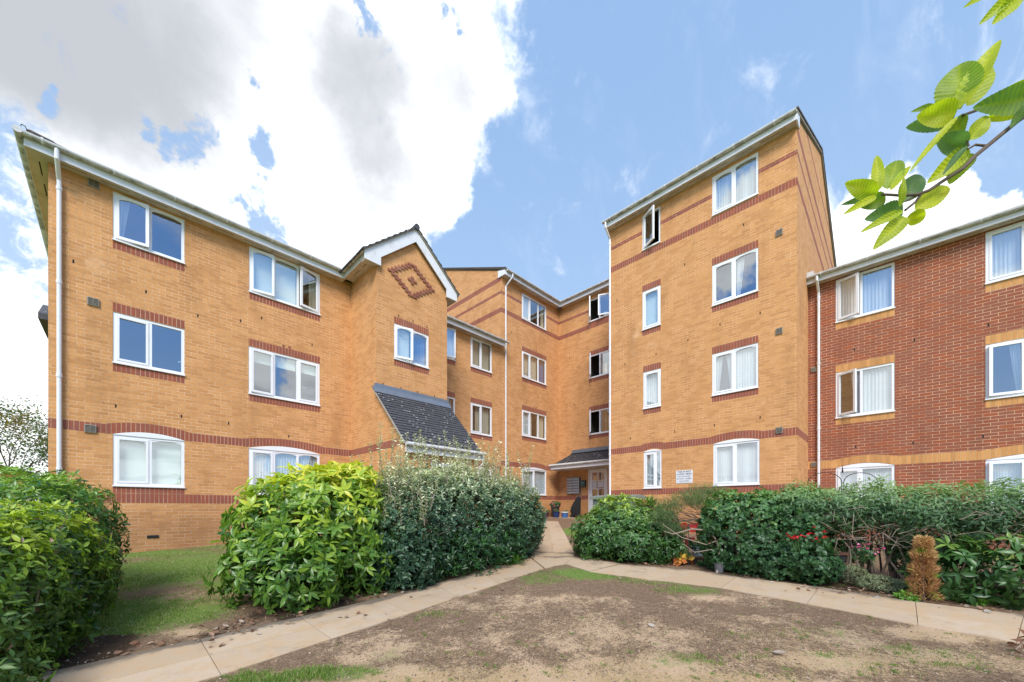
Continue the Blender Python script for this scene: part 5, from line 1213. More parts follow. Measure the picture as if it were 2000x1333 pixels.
# flowers seen through the hedge
def flowers(name, X, Y, z, s, n, m, label, sz=.035):
    o = shrub(name, X, Y, label, 'flowers'); c = np.array(P3(X, Y, z)); P = c + rng.normal(size=(n, 3)) * np.array([s, s, s * .6]); b = []
    for j in range(5):
        a = j * 1.256; D = unit(np.tile([math.cos(a), math.sin(a), .5], (n, 1)) + rng.normal(size=(n, 3)) * .3); b.append(leaf_batch(P, D, np.tile([0, 0, 1.], (n, 1)), sz, sz * .9, rng.random(n), -.1, .4))
    foliage('blooms', b, m, o)
    zz = gz(*xy(X, Y)); mb = MB()
    for k in range(min(n, 14)): mb.tube([Vector(P[k]) + Vector((random.gauss(0, .03), random.gauss(0, .03), -.16)), tuple(P[k])], .003, LEAFM, 4, caps=False)
    mb.build('stalks', o)
    q = c + rng.normal(size=(60, 3)) * np.array([s * 1.1, s * 1.1, s * .8]) - np.array([0, 0, .06]); foliage('leaves', [leaf_batch(q, unit(rng.normal(size=(60, 3)) + np.array([0, 0, .4])), rnd_unit(60), .06, .045, rng.random(60) * .6, .2, .4)], 'round', o)
LEAFM = plain('stalk_green', (.06, .14, .03), .6)
flowers('red_geranium', 4.15, 5.72, -.42, .05, 12, 'red', 'bright red geranium blooms showing through the hedge, left cluster')
flowers('red_geranium', 4.45, 5.68, -.43, .075, 18, 'red', 'bright red geranium blooms showing through the hedge, larger right cluster')
flowers('fuchsia', 4.88, 5.35, -.58, .06, 18, 'pink', 'pink and white fuchsia blooms below the bare twigs of the hedge', .028)
# ================================================================ POTS, SIGN, ENTRANCE ITEMS
def thing(name, loc, label, cat, group=None):
    o = empty(name, loc, label, cat, group); WORLD[o.name] = Matrix.Translation(Vector(loc)); return o
BLACKP = plain('black_plastic', (.035, .035, .04), .45); GREYP = plain('grey_plastic', (.10, .10, .11), .6); NAVY = plain('navy_glaze', (.02, .04, .12), .25); BLUEG = plain('blue_glaze', (.05, .14, .36), .3)
GRN = plain('green_plastic', (.02, .28, .06), .4); PURP = plain('purple_plastic', (.10, .03, .30), .4); CLEAR = plain('pale_plastic', (.42, .52, .55), .3); TERRA = plain('terracotta', (.42, .13, .05), .8); ORG = plain('orange_glaze', (.75, .12, .02), .4)
def pot(name, c, r, h, m, label, rim=None, soil=True, cat='plant pot', group=None):
    o = thing(name, c, label, cat, group); mb = MB()
    mb.lathe([(0, 0), (r * .74, 0), (r * .95, h * .93), (r * 1.03, h * .93), (r * 1.03, h), (r * .93, h), (r * .90, h * .86), (0, h * .86)], m, c, 28); mb.build('body', o, smooth=False)
    if rim: mb = MB(); mb.lathe([(r * 1.0, h * .80), (r * 1.05, h * .80), (r * 1.06, h * 1.005), (r * .92, h * 1.005)], rim, c, 28); mb.build('rim', o)
    if soil: mb = MB(); mb.lathe([(r * .90, h * .865), (r * .4, h * .885), (0, h * .89)], SOILM, c, 20); mb.build('soil', o)
    return o
def pplant(name, c, h, r, n, L, W, m, label, k=4, bl=None):
    o = thing(name, c, label, 'plant'); e = [((c[0], c[1], c[2] + h * .5), (r, r, h * .55))]; p, nn, dp = shell(e, n, .05, .02, c[0], ground=False); foliage('leaves', [rosettes(p, nn, dp, k, L, W, (30, 90), .5, .2, .5, topt(.1, .8, c[2], c[2] + h))], m, o)
    if bl:
        p, nn, dp = shell(e, bl[1], .02, .02, c[0] + 3, ground=False); b = []
        for j in range(5):
            a = j * 1.256; D = unit(nn * .6 + np.tile([math.cos(a), math.sin(a), .3], (len(p), 1))); b.append(leaf_batch(p + nn * .02, D, nn + 1e-3, bl[2], bl[2] * .9, rng.random(len(p)), 0, .3))
        foliage('blooms', b, bl[0], o)
    return o
def gp3(X, Y): x, y = xy(X, Y); return Vector((x, y, gz(x, y)))
def onw(a, b): return Vector((a, b, gz(a, b) + .0))
c = onw(14.45, 11.35); pot('planter', c, .21, .50, BLACKP, 'tall black planter in the corner by the entrance'); pplant('geranium', c + Vector((0, 0, .46)), .26, .24, 120, .06, .05, 'round', 'bright pink geranium in the tall black planter', bl=('pink', 34, .045))
c = onw(14.15, 11.05); pot('planter', c, .17, .27, NAVY, 'small navy glazed pot in front of the tall black planter'); pplant('pot_plant', c + Vector((0, 0, .2)), .16, .14, 60, .05, .02, 'needle', 'small green plant in the navy glazed pot')
c = onw(14.35, 10.72); pot('planter', c, .17, .28, BLUEG, 'blue pot with a white rim beside the folded pushchair', rim=plain('white_glaze', (.6, .6, .58), .4)); pplant('pot_plant', c + Vector((0, 0, .24)), .10, .10, 34, .04, .02, 'laurel', 'little green seedling in the blue pot with the white rim')
c = onw(14.0, 11.55); pot('planter', c, .16, .22, plain('plum_glaze', (.10, .02, .07), .35), 'dark plum pot half hidden by the silver hedge'); pplant('pot_plant', c + Vector((0, 0, .18)), .14, .16, 50, .05, .03, 'round', 'dark leaved plant in the plum pot')
# folded pushchair
c = onw(14.7, 10.35); ps = thing('pushchair', c, 'folded black pushchair leaning on the wall below the letterboxes', 'pushchair'); FAB = plain('black_fabric', (.012, .012, .014), .9)
mb = MB(); b = c + Vector((0, 0, .08))
def ring(z, rx, ry, ox=0, oy=0, n=12): return [(c.x + ox + rx * math.cos(6.283 * k / n) * (1 + .12 * math.sin(3 * k)), c.y + oy + ry * math.sin(6.283 * k / n), c.z + z) for k in range(n)]
rings = [ring(.10, .12, .20), ring(.3, .17, .27, .02, .05), ring(.5, .16, .25, .04, .03), ring(.68, .13, .19, .07, -.01), ring(.84, .10, .15, .11, -.05), ring(.95, .06, .08, .13, -.06)]
for A, B in zip(rings[:-1], rings[1:]):
    for k in range(12): j = (k + 1) % 12; mb.face([A[k], A[j], B[j], B[k]], FAB)
mb.face(rings[-1], FAB); mb.face(rings[0][::-1], FAB); mb.build('fabric', ps, smooth=True)
mb = MB()
for s in (-1, 1):
    o_ = Vector((0, s * .10 - .04, 0)); mb.tube([c + o_ + Vector((-.05, 0, .08)), c + o_ + Vector((.12, 0, .9)), c + o_ + Vector((.15, 0, 1.0)), c + o_ + Vector((.12, -.05, 1.06)), c + o_ + Vector((.06, -.10, 1.05)), c + o_ + Vector((.05, -.11, .97))], .012, GREYP, 8)
mb.build('frame', ps)
for s in (-1, 1):
    for q in (-.10, .12):
        mb = MB(); mb.tube([c + Vector((q, s * .17, .075)), c + Vector((q, s * .20, .075))], .075, BLACKP, 16); mb.build('wheel', ps)
# letterboxes on the wall x = XM1 (y 11.29..10.55)
lb = thing('letterboxes', (XM1, 10.92, .7), 'bank of grey steel letterboxes on the brick wall left of the entrance door', 'letterboxes'); STL = plain('brushed_steel', (.42, .43, .45), .35, .6)
mb = MB(); mb.box(XM1 - .09, XM1 + .005, 10.55, 11.29, .68, 1.47, GREYP); mb.build('case', lb)
for j in range(2):
    for i in range(6):
        mb = MB(); y0_ = 10.555 + j * .37; z0_ = .69 + i * .13; mb.box(XM1 - .105, XM1 - .088, y0_ + .008, y0_ + .357, z0_ + .006, z0_ + .118, STL); mb.box(XM1 - .108, XM1 - .104, y0_ + .05, y0_ + .31, z0_ + .085, z0_ + .10, DK); mb.box(XM1 - .110, XM1 - .104, y0_ + .16, y0_ + .20, z0_ + .03, z0_ + .06, PAPER); mb.build('flap', lb)
ic = thing('entry_phone', (XM1, 10.38, 1.1), 'dark green entry phone box between letterboxes and door', 'entry phone'); mb = MB(); mb.box(XM1 - .10, XM1 + .004, 10.24, 10.52, .98, 1.30, plain('dark_green', (.02, .06, .05), .4)); mb.build('case', ic, bevel=.01); mb = MB(); mb.box(XM1 - .106, XM1 - .098, 10.30, 10.45, 1.12, 1.22, plain('teal_panel', (.10, .25, .24), .3)); mb.build('display', ic)
for k in range(3): mb = MB(); mb.box(XM1 - .108, XM1 - .098, 10.31 + k * .05, 10.335 + k * .05, 1.03, 1.055, STL); mb.build('button', ic)
# cabinet
cz = gz(10.2, 5.8); cab = thing('cabinet', (10.2, 5.8, cz), 'grey green steel utility cabinet behind the rounded laurel bush', 'utility cabinet'); CG = plain('grey_green_paint', (.115, .155, .125), .5)
mb = MB(); mb.box(10.03, 10.55, 5.12, 6.45, cz - .02, .26, CG); mb.build('body', cab, bevel=.008)
mb = MB(); mb.box(9.96, 10.62, 5.04, 6.53, .262, .33, plain('lid_paint', (.20, .235, .20), .5)); mb.prism([(9.98, 5.06, .332), (10.6, 5.06, .332), (10.6, 5.06, .35), (10.29, 5.06, .385), (9.98, 5.06, .35)], (0, 1.45, 0), plain('lid_top', (.22, .25, .21), .55)); mb.build('lid', cab)
for k in range(2): mb = MB(); mb.box(10.012, 10.028, 5.15 + k * .65, 5.77 + k * .65, cz + .08, .22, CG); mb.tube([(10.0, 5.72 + k * .1, -.05), (10.0, 5.72 + k * .1, -.17)], .012, STL, 8); mb.build('door', cab, bevel=.003)
# sign
sg = thing('sign', (XT, 4.6, .96), 'white notice sign about no ball games on the tall block wall', 'sign'); SGW = plain('sign_white', (.72, .74, .76), .4); SGK = mat('sign_ink', lambda T: bsdf(T, (.02, .02, .025), .5)); SGG = mat('sign_ink_faded', lambda T: bsdf(T, (.16, .17, .19), .5))
mb = MB(); mb.box(XT - .012, XT - .002, 4.345, 4.845, .765, 1.165, SGW); mb.build('panel', sg, bevel=.004)
for i, (tx, sz, mt_) in enumerate((('THIS IS NOT', .066, SGK), ('A PLAY AREA', .066, SGK), ('NO PLAYING', .056, SGG), ('OR BALL GAMES', .054, SGG), ('ALLOWED', .056, SGG))):
    cu = bpy.data.curves.new('lettering', 'FONT'); cu.body = tx; cu.size = sz; cu.align_x = 'CENTER'; cu.extrude = .0012; cu.offset = .0012 if i < 2 else .0006; cu.space_character = 1.12; cu.materials.append(mt_)
    o = bpy.data.objects.new('lettering', cu); M = Matrix.Translation((XT - .0135, 4.595, 1.10 - i * .071)) @ Matrix.Rotation(R(-90), 4, 'Z') @ Matrix.Rotation(R(90), 4, 'X')
    me = bpy.data.meshes.new_from_object(o); bpy.data.objects.remove(o); link(bpy.data.objects.new('lettering', me), sg, M)
mb = MB(); mb.box(XT - .0135, XT - .012, 4.39, 4.80, .785, .789, SGG); mb.build('rule_line', sg)
# right bed pots and ornaments
c = spot(1404, 1118); pot('flower_pot', c, .085, .165, GREYP, 'plain dark plastic pot standing at the path edge')
pplant('pot_plant', c + Vector((0, 0, .14)), .10, .10, 26, .05, .035, 'round', 'green leaves growing out of the dark plastic pot')
c = spot(1321, 1089); pot('flower_pot', c, .11, .16, GRN, 'bright green pot with purple inside behind the copper coleus', rim=PURP); pplant('lavender', c + Vector((0, 0, .10)), .30, .13, 150, .05, .006, 'needle', 'bushy lavender growing in the bright green pot', k=5)
c = spot(1362, 1086); pot('flower_pot', c, .12, .20, CLEAR, 'pale translucent tub with a patterned side'); pplant('pot_plant', c + Vector((0, 0, .16)), .14, .14, 50, .07, .05, 'round', 'broad green leaves in the pale translucent tub')
c = spot(1384, 1092); pot('flower_pot', c, .10, .20, TERRA, 'terracotta pot behind the bare heath limb'); pot('flower_pot', spot(1347, 1072), .12, .26, plain('maroon_glaze', (.22, .03, .03), .4), 'maroon pot beneath the red butterfly ornament')
c = P3(3.56, 6.95, -.60); og = thing('garden_lantern', gp3(3.56, 6.95), 'small orange ribbed garden ornament on a stake', 'garden ornament'); mb = MB(); mb.lathe([(0, -.075), (.035, -.075), (.05, -.05), (.043, -.03), (.053, -.01), (.045, .01), (.053, .03), (.043, .05), (.03, .075), (0, .08)], ORG, c, 20); mb.build('body', og, smooth=True)
mb = MB(); mb.tube([gp3(3.56, 6.95), c - Vector((0, 0, .07))], .008, BLACKP, 6); mb.build('stake', og)
bf = thing('butterfly_ornament', gp3(3.2, 7.05), 'dark red butterfly garden ornament on a stake below the heath shrub', 'garden ornament'); REDG = plain('red_enamel', (.42, .02, .02), .35)
cb_ = P3(3.2, 7.05, -.36)
for s in (-1, 1):
    mb = MB()
    for (w, h_, oz) in ((.16, .10, .05), (.11, .08, -.04)):
        pts = [cb_ + CR * (s * w * (.5 - .5 * math.cos(a)) + s * .01) + Vector((0, 0, oz + h_ * .5 * math.sin(a))) + CF * (-.05 * (.5 - .5 * math.cos(a))) for a in np.linspace(0, 6.283, 13)[:-1]]
        mb.prism(pts, tuple(CF * .006), REDG)
    mb.build('wing', bf)
mb = MB(); mb.tube([cb_ + Vector((0, 0, -.08)), cb_ + Vector((0, 0, .08))], .012, BLACKP, 8); mb.tube([gp3(3.2, 7.05), cb_ + Vector((0, 0, -.07))], .005, BLACKP, 6); mb.build('stake', bf)
c = gp3(4.85, 6.0); wd = thing('trough', c, 'dark tapered planter standing behind the hanging leaves of the hedge', 'planter'); mb = MB(); ang = math.atan2(CR.y, CR.x)
Mt = Matrix.Translation(c) @ Matrix.Rotation(ang, 4, 'Z'); q = [Mt @ Vector(v) for v in ((-.13, -.10, 0), (.13, -.10, 0), (.13, .10, 0), (-.13, .10, 0), (-.2, -.14, .42), (.2, -.14, .42), (.2, .14, .42), (-.2, .14, .42))]
for f in ((0, 1, 5, 4), (1, 2, 6, 5), (2, 3, 7, 6), (3, 0, 4, 7), (3, 2, 1, 0)): mb.face([q[i] for i in f], BLACKP)
mb.build('body', wd); mb = MB(); mb.box(-.22, .22, -.16, .16, .40, .44, plain('brown_rim', (.12, .055, .04), .6), Mt); mb.build('rim', wd)
# rocks
def rock(px_, py_, r, label):
    c = spot(px_, py_); bm = bmesh.new(); bmesh.ops.create_icosphere(bm, subdivisions=3, radius=r)
    for v in bm.verts: v.co *= 1 + .35 * noise.noise(v.co * 7 / r * .1 + Vector((px_, 0, 0))); v.co.z *= .55
    me = bpy.data.meshes.new('rock'); bm.to_mesh(me); bm.free(); me.materials.append(ROCKM); o = bpy.data.objects.new('rock', me); link(o, None, Matrix.Translation(c + Vector((0, 0, r * .2)))); tag(o, label, 'rock')
ROCKM = plain('rock', (.26, .24, .22), .9); rock(1762, 1140, .13, 'grey rock left of the dead conifer'); rock(1712, 1168, .035, 'small flat grey stone on the soil before the thyme')
# garden hook in front of the red block window
gh = thing('garden_arch', gp3(7.4, 9.4), 'thin black wire garden arch in front of the ground floor red block window', 'garden ornament'); mb = MB()
for X0_ in (7.0, 7.85):
    g_ = gp3(X0_, 9.2); g2 = gp3(X0_ + .8, 9.2); pts = [g_] + [P3(X0_ + .4 - .4 * math.cos(a), 9.2, .62 + .22 * math.sin(a)) for a in np.linspace(0, 3.1416, 11)] + [g2]; mb.tube(pts, .008, DK, 6)
mb.tube([P3(7.82, 9.2, .84), P3(7.82, 9.2, 1.02)], [.02, .002], DK, 8); mb.build('wire', gh)
flowers('red_rose', 7.85, 5.9, .40, .02, 3, 'red', 'single red flower above the hedge top at the right edge', .05)

# ================================================================ BRANCH OVERHEAD AT THE TOP RIGHT
def fp(px_, py_, Y): v = far(px_, py_, Y); return v
tr = bpy.data.objects.new('whitebeam_tree', None); C.objects.link(tr); bx, by = xy(3.6, 1.2); tr.location = (bx, by, gz(bx, by)); WORLD['whitebeam_tree'] = Matrix.Translation(tr.location)
tag(tr, 'tree at the right whose leafy branch tips hang into the top right corner', 'tree')
mb = MB(); tb0 = Vector(tr.location); topb = P3(3.5, 1.2, 2.6)
mb.tube([tb0 - Vector((0, 0, .1)), P3(3.55, 1.2, 0), P3(3.45, 1.2, 1.5), topb], [.13, .11, .09, .05], BARK, 12); mb.build('trunk', tr)
D0 = 1.35
mb = MB()
def br(pts, r0, r1):
    n = len(pts); mb.tube([fp(*p) for p in pts], [r0 + (r1 - r0) * i / (n - 1) for i in range(n)], BARK, 7)
mb.tube([P3(3.5, 1.2, 1.3), P3(2.6, 1.3, 1.45), fp(2160, 120, 1.4)], [.04, .022, .010], BARK, 8)
br([(2160, 120, 1.4), (2060, 190, 1.38), (1990, 235, 1.36), (1945, 272, 1.35), (1905, 305, 1.34), (1880, 330, 1.34), (1845, 352, 1.35), (1815, 372, 1.35), (1790, 381, 1.35), (1757, 382, 1.36), (1722, 380, 1.36)], .0085, .0038)
br([(2160, 120, 1.4), (2080, 185, 1.45), (2000, 208, 1.44), (1950, 213, 1.42), (1915, 213, 1.42), (1880, 226, 1.40)], .0075, .0042)
br([(1800, 378, 1.35), (1788, 395, 1.36), (1768, 411, 1.36)], .0045, .004); br([(1925, 285, 1.35), (1905, 283, 1.36), (1890, 292, 1.36)], .004, .003); br([(1892, 286, 1.36), (1887, 270, 1.36)], .003, .002)
br([(1800, 378, 1.35), (1765, 395, 1.36)], .003, .002); br([(2160, 120, 1.4), (2080, 20, 1.2), (2020, -30, 1.2), (1985, -30, 1.2)], .007, .004)
mb.build('branch', tr)
LV = [ # base px, tip px, width px, tint, roll, depth
 ((1868, 208), (1876, 112), 78, .62, .1, 1.38), ((1874, 212), (1953, 66), 46, .95, -.9, 1.36), ((1888, 208), (1952, 88), 50, .78, .7, 1.44), ((1868, 220), (1794, 226), 52, .98, .25, 1.34),
 ((1826, 208), (1784, 215), 14, .5, 1.2, 1.42), ((1866, 225), (1782, 248), 42, .12, -.3, 1.42), ((1870, 228), (1779, 326), 16, .95, 1.1, 1.33), ((1886, 288), (1832, 270), 44, .15, .3, 1.37), ((1866, 232), (1872, 275), 40, .55, .5, 1.43),
 ((1894, 274), (1936, 220), 36, .80, .2, 1.36), ((2025, 190), (1918, 204), 58, .42, .5, 1.34), ((2020, 205), (1925, 235), 30, .85, -.6, 1.42), ((2010, 205), (1974, 248), 22, .30, .6, 1.31), ((2030, 160), (1978, 167), 20, .85, .7, 1.36),
 ((1892, 290), (1822, 350), 40, .88, -.3, 1.38), ((1890, 300), (1856, 357), 46, .60, .3, 1.40), ((1888, 286), (1845, 332), 15, .10, .9, 1.32), ((1786, 410), (1865, 358), 42, .90, -.2, 1.37), ((1772, 424), (1809, 426), 32, .92, .1, 1.36),
 ((1768, 424), (1714, 478), 36, .80, .2, 1.36), ((1764, 412), (1687, 447), 20, .85, 1.0, 1.34), ((1764, 408), (1700, 424), 42, .10, .4, 1.38), ((1712, 381), (1653, 357), 38, .85, .2, 1.37), ((1712, 382), (1649, 397), 16, .12, .6, 1.40),
 ((1712, 384), (1651, 415), 18, .95, .9, 1.34), ((1714, 374), (1714, 300), 26, .92, .6, 1.37), ((1733, 370), (1759, 297), 42, .62, .1, 1.38), ((1740, 372), (1781, 314), 18, .90, -.8, 1.35), ((1764, 396), (1800, 330), 48, .08, .2, 1.39),
 ((1757, 404), (1770, 342), 15, .80, 1.0, 1.33), ((1730, 386), (1684, 404), 34, .45, .2, 1.40), ((1876, 214), (1848, 160), 20, .8, .9, 1.42),
 ((1992, -22), (1920, 40), 26, .82, .4, 1.2), ((1996, -14), (1946, 40), 34, .88, -.2, 1.2), ((1940, -20), (1893, 6), 15, .85, .6, 1.2)]
LVt, LFt, LTt = [], [], []
nb = 0
for (b0_, t0_, w_, ti, roll, dpt) in LV:
    A = fp(*b0_, dpt); B = fp(*t0_, dpt + random.uniform(-.03, .03)); d = (B - A); L_ = d.length; d.normalize(); W_ = w_ / FPX * dpt * .88
    view = -((A + B) / 2).normalized(); s_ = d.cross(view).normalized(); s_ = (Matrix.Rotation(roll * .5, 3, d) @ s_); nrm_ = s_.cross(d).normalized()
    NU, NV = 44, 4; base = nb
    for i in range(NU + 1):
        u = i / NU; w = (math.sin(math.pi * u ** .72)) ** .62 * (1 - .18 * u) if 0 < u < 1 else 0
        ser = 1 + (.045 if i % 2 else -.02)
        for j in range(-NV, NV + 1):
            v = j / NV; x = w * v * W_ * .5 * (ser if abs(j) == NV else 1)
            z = abs(v) ** 1.3 * w * W_ * .16 - (.06 + .12 * ((ti * 37) % 1)) * L_ * u * u + .05 * W_ * w * math.sin(v * 2 + u * 7 + ti * 20) + .0022 * math.cos(u * 75 - abs(v) * 6) * w
            LVt.append(tuple(A + d * (L_ * (u + .035 * abs(v) * w)) + s_ * x + nrm_ * z)); LTt.append(min(1, max(0, ti + (.12 if j == 0 else .13 * math.cos(u * 75 - abs(v) * 6) - .03 + .10 * noise.noise(Vector((u * 3, v * 2, ti * 40))))))); nb += 1
    k = 2 * NV + 1
    for i in range(NU):
        for j in range(2 * NV): a = base + i * k + j; LFt.append((a, a + 1, a + k + 1, a + k))
attr_mesh('crown', LVt, LFt, LTt, LM['tree'], tr, smooth=True)

# ================================================================ FAR LEFT: tree and low brick house
hP = P3(-18.85, 15, 0); hf_ = Vector((hP.x, hP.y, 0)).normalized(); hr = Vector((hf_.y, -hf_.x, 0))
def Q(u, v, z): q = hP + hr * u + hf_ * v; return Vector((q.x, q.y, z))
hx = thing('brick_outhouse', tuple(Q(-3, 2, -.6)), 'low brick outhouse with a dark sloping roof edge, far left above the bushes', 'building'); mb = MB()
q = [Q(0, 0, -.7), Q(-7, 0, -.7), Q(-7, 0, 1.42), Q(-3.5, 0, 2.45), Q(0, 0, 1.42)]; mb.face(q[::-1], YB, [(0, 1.4), (3.5, 2.4), (7, 1.4), (7, -.7), (0, -.7)][::1])
for u in (0, -7): mb.face([Q(u, 0, -.7), Q(u, 5, -.7), Q(u, 5, 1.42), Q(u, 0, 1.42)], YB, [(0, -.7), (5, -.7), (5, 1.42), (0, 1.42)])
mb.build('wall', hx); mb = MB(); tiled(mb, Q(.35, -.25, 1.33), Q(.35, 5.2, 1.33), Q(-3.5, 5.2, 2.52), Q(-3.5, -.25, 2.52), TILE, 8, .03, 20); tiled(mb, Q(-7.35, 5.2, 1.33), Q(-7.35, -.25, 1.33), Q(-3.5, -.25, 2.52), Q(-3.5, 5.2, 2.52), TILE, 8, .03, 20); mb.build('roof', hx)
mb = MB(); mb.prism([Q(.35, -.27, 1.22), Q(-3.5, -.27, 2.41), Q(-3.5, -.27, 2.52), Q(.35, -.27, 1.35)], tuple(hf_ * .03), DK); mb.box(-.01, .3, -.2, 3, 1.2, 1.25, FAS, Matrix.Translation(hP) @ Matrix.Rotation(math.atan2(hr.y, hr.x), 4, 'Z')); mb.build('bargeboard', hx)
def tree(X, Y, h, r, n, m, label):
    b = gp3(X, Y); o = thing('garden_tree', tuple(b), label, 'tree'); mb = MB(); tips = []
    def grow(p, d, L, rad, lev):
        q = p + d * L; mid = p.lerp(q, .5) + Vector((random.gauss(0, .05), random.gauss(0, .05), 0)) * L; mb.tube([p, mid, q], [rad, rad * .8, rad * .6], BARK, 6 if lev < 2 else 4, caps=False)
        if lev >= 2: tips.append((mid, d)); tips.append((q, d))
        if lev < 5:
            for k in range(random.choice([2, 3, 3])):
                nd = (d + Vector((random.gauss(0, .55), random.gauss(0, .55), random.gauss(.12, .3)))).normalized(); grow(q, nd, L * random.uniform(.62, .85), rad * .58, lev + 1)
    for k in range(3): grow(b + Vector((k * .1, 0, 0)), Vector((random.gauss(0, .22), random.gauss(0, .22), 1)).normalized(), h * .26, .09, 0)
    mb.build('trunk', o); tp = np.array([tuple(t[0]) for t in tips]); i = rng.integers(0, len(tp), n); P = tp[i] + rng.normal(size=(n, 3)) * r
    keep = P[:, 2] < b.z + h; P = P[keep]; tn = np.clip(.45 + np.array([noise.noise(Vector(q * .5)) for q in P]) * .9 + rng.normal(size=len(P)) * .15, 0, 1)
    foliage('crown', [leaf_batch(P, unit(rng.normal(size=P.shape) * np.array([1, 1, .45])), unit(rng.normal(size=P.shape) * .5 + np.array([0, 0, 1])), rng.uniform(.11, .20, len(P)), .08, tn, .2, .4)], m, o)
tree(-32.0, 24.0, 8.2, .34, 8500, 'autumn', 'sparse tree turning orange beyond the left end of the flats')

# ================================================================ GRASS, FALLEN LEAVES
def in_path(X, Y):
    return False
n = 620000
gyr = 2.6 / (1 - rng.random(n) * (1 - 2.6 / 12.0)); gxr = rng.uniform(-1.35, 1.35, n) * gyr
gm = blobsum(gxr, gyr, GREEN)
bedm = blobsum(gxr, gyr, BED)
keep = (gm + rng.normal(size=n) * .12 > .50) & (bedm < .55) & (rng.random(n) < np.clip(2.2 * (gm - .30), .1, 1)); gxr, gyr, gm = gxr[keep], gyr[keep], gm[keep]
fb = fbm(gxr, gyr, 2.6, 5); fb2 = fbm(gxr, gyr, 7.0, 11, 2); keep = fb + .8 * fb2 + gm * .9 > .46 + rng.normal(size=len(fb)) * .16; gxr, gyr, gm = gxr[keep], gyr[keep], gm[keep]
def poly_in(X, Y, poly):
    px_ = [CR.x * p.x + CR.y * p.y for p in poly]; py_ = [CF.x * p.x + CF.y * p.y for p in poly]; ins = np.zeros(len(X), bool); j = len(poly) - 1
    for i in range(len(poly)):
        c1 = (py_[i] > Y) != (py_[j] > Y)
        with np.errstate(divide='ignore', invalid='ignore'): ins ^= c1 & (X < (px_[j] - px_[i]) * (Y - py_[i]) / ((py_[j] - py_[i]) or 1e-9) + px_[i])
        j = i
    return ins
PATHS = [LA + LBn[::-1], RA + RBn[::-1], EA + EB[::-1], px((1035, 1090), (1040, 1077), (1122, 1080), (1215, 1102), (1150, 1118), (1105, 1104), (1062, 1112))]
bad = np.zeros(len(gxr), bool)
for P_ in PATHS: bad |= poly_in(gxr, gyr, P_)
wxg = CR.x * gxr + CF.x * gyr; wyg = CR.y * gxr + CF.y * gyr; bad |= (wyg > YL - .05) | ((wxg > XB0 - .05) & (wyg > PB - .1) & (wxg < 7.5)) | (wxg > XM1) | ((wxg > XT - .05) & (wyg < 7.3))
gxr, gyr, wxg, wyg = gxr[~bad], gyr[~bad], wxg[~bad], wyg[~bad]
if len(gxr) > 130000: s_ = rng.choice(len(gxr), 130000, replace=False); gxr, gyr, wxg, wyg = gxr[s_], gyr[s_], wxg[s_], wyg[s_]
n = len(gxr); base = np.stack([wxg, wyg, gzn(wxg, wyg)], 1); a = rng.random(n) * 6.28; hh = rng.uniform(.008, .024, n) * (1 + .8 * (fbm(gxr, gyr, 1.1, 2, 2) > .25)); w = .0026 + .0006 * gyr / 4
lean = np.stack([np.cos(a), np.sin(a), np.zeros(n)], 1) * (hh * rng.uniform(.2, .9, n))[:, None]; s = np.stack([-np.sin(a), np.cos(a), np.zeros(n)], 1) * w[:, None]
Vg = np.stack([base - s, base + s, base + lean + np.array([0, 0, 1.]) * hh[:, None]], 1).reshape(-1, 3); Fg = np.arange(3 * n).reshape(-1, 3)
tg = np.repeat(np.clip(.42 + rng.normal(size=n) * .26, 0, 1), 3); gr_ = attr_mesh('grass', Vg, Fg, tg, LM['grass']); tag(gr_, 'short patchy green grass on the worn lawn and along the walls', 'grass', kind='stuff')
def crumb_f(T):
    a = T.n('ShaderNodeAttribute', attribute_name='tint').outputs['Fac']; return bsdf(T, T.mix(a, c4((.10, .068, .046)), c4((.50, .40, .30))), .95)
CRUMB = mat('crumbs', crumb_f)
# straw stubble
n = 200000; gyr = 2.6 / (1 - rng.random(n) * (1 - 2.6 / 9.0)); gxr = rng.uniform(-1.3, 1.35, n) * gyr; sm = blobsum(gxr, gyr, STRAW); keep = sm + rng.normal(size=n) * .25 > .52; gxr, gyr = gxr[keep], gyr[keep]; bad = np.zeros(len(gxr), bool)
for P_ in PATHS: bad |= poly_in(gxr, gyr, P_)
gxr, gyr = gxr[~bad], gyr[~bad]; n = len(gxr); wxg = CR.x * gxr + CF.x * gyr; wyg = CR.y * gxr + CF.y * gyr; base = np.stack([wxg, wyg, gzn(wxg, wyg) + .003], 1); a = rng.random(n) * 6.28
dv = np.stack([np.cos(a), np.sin(a), rng.uniform(0, .3, n)], 1) * rng.uniform(.012, .035, n)[:, None]; s = np.stack([-np.sin(a), np.cos(a), np.zeros(n)], 1) * .0016
Vg = np.stack([base - s, base + s, base + dv], 1).reshape(-1, 3); st_ = attr_mesh('dry_grass', Vg, np.arange(3 * n).reshape(-1, 3), np.repeat(np.clip(.88 + rng.normal(size=n) * .08, 0, 1), 3), LM['grass']); tag(st_, 'dry straw coloured cut grass lying on the bare earth', 'dry grass', kind='stuff')
tv = []; tc = []
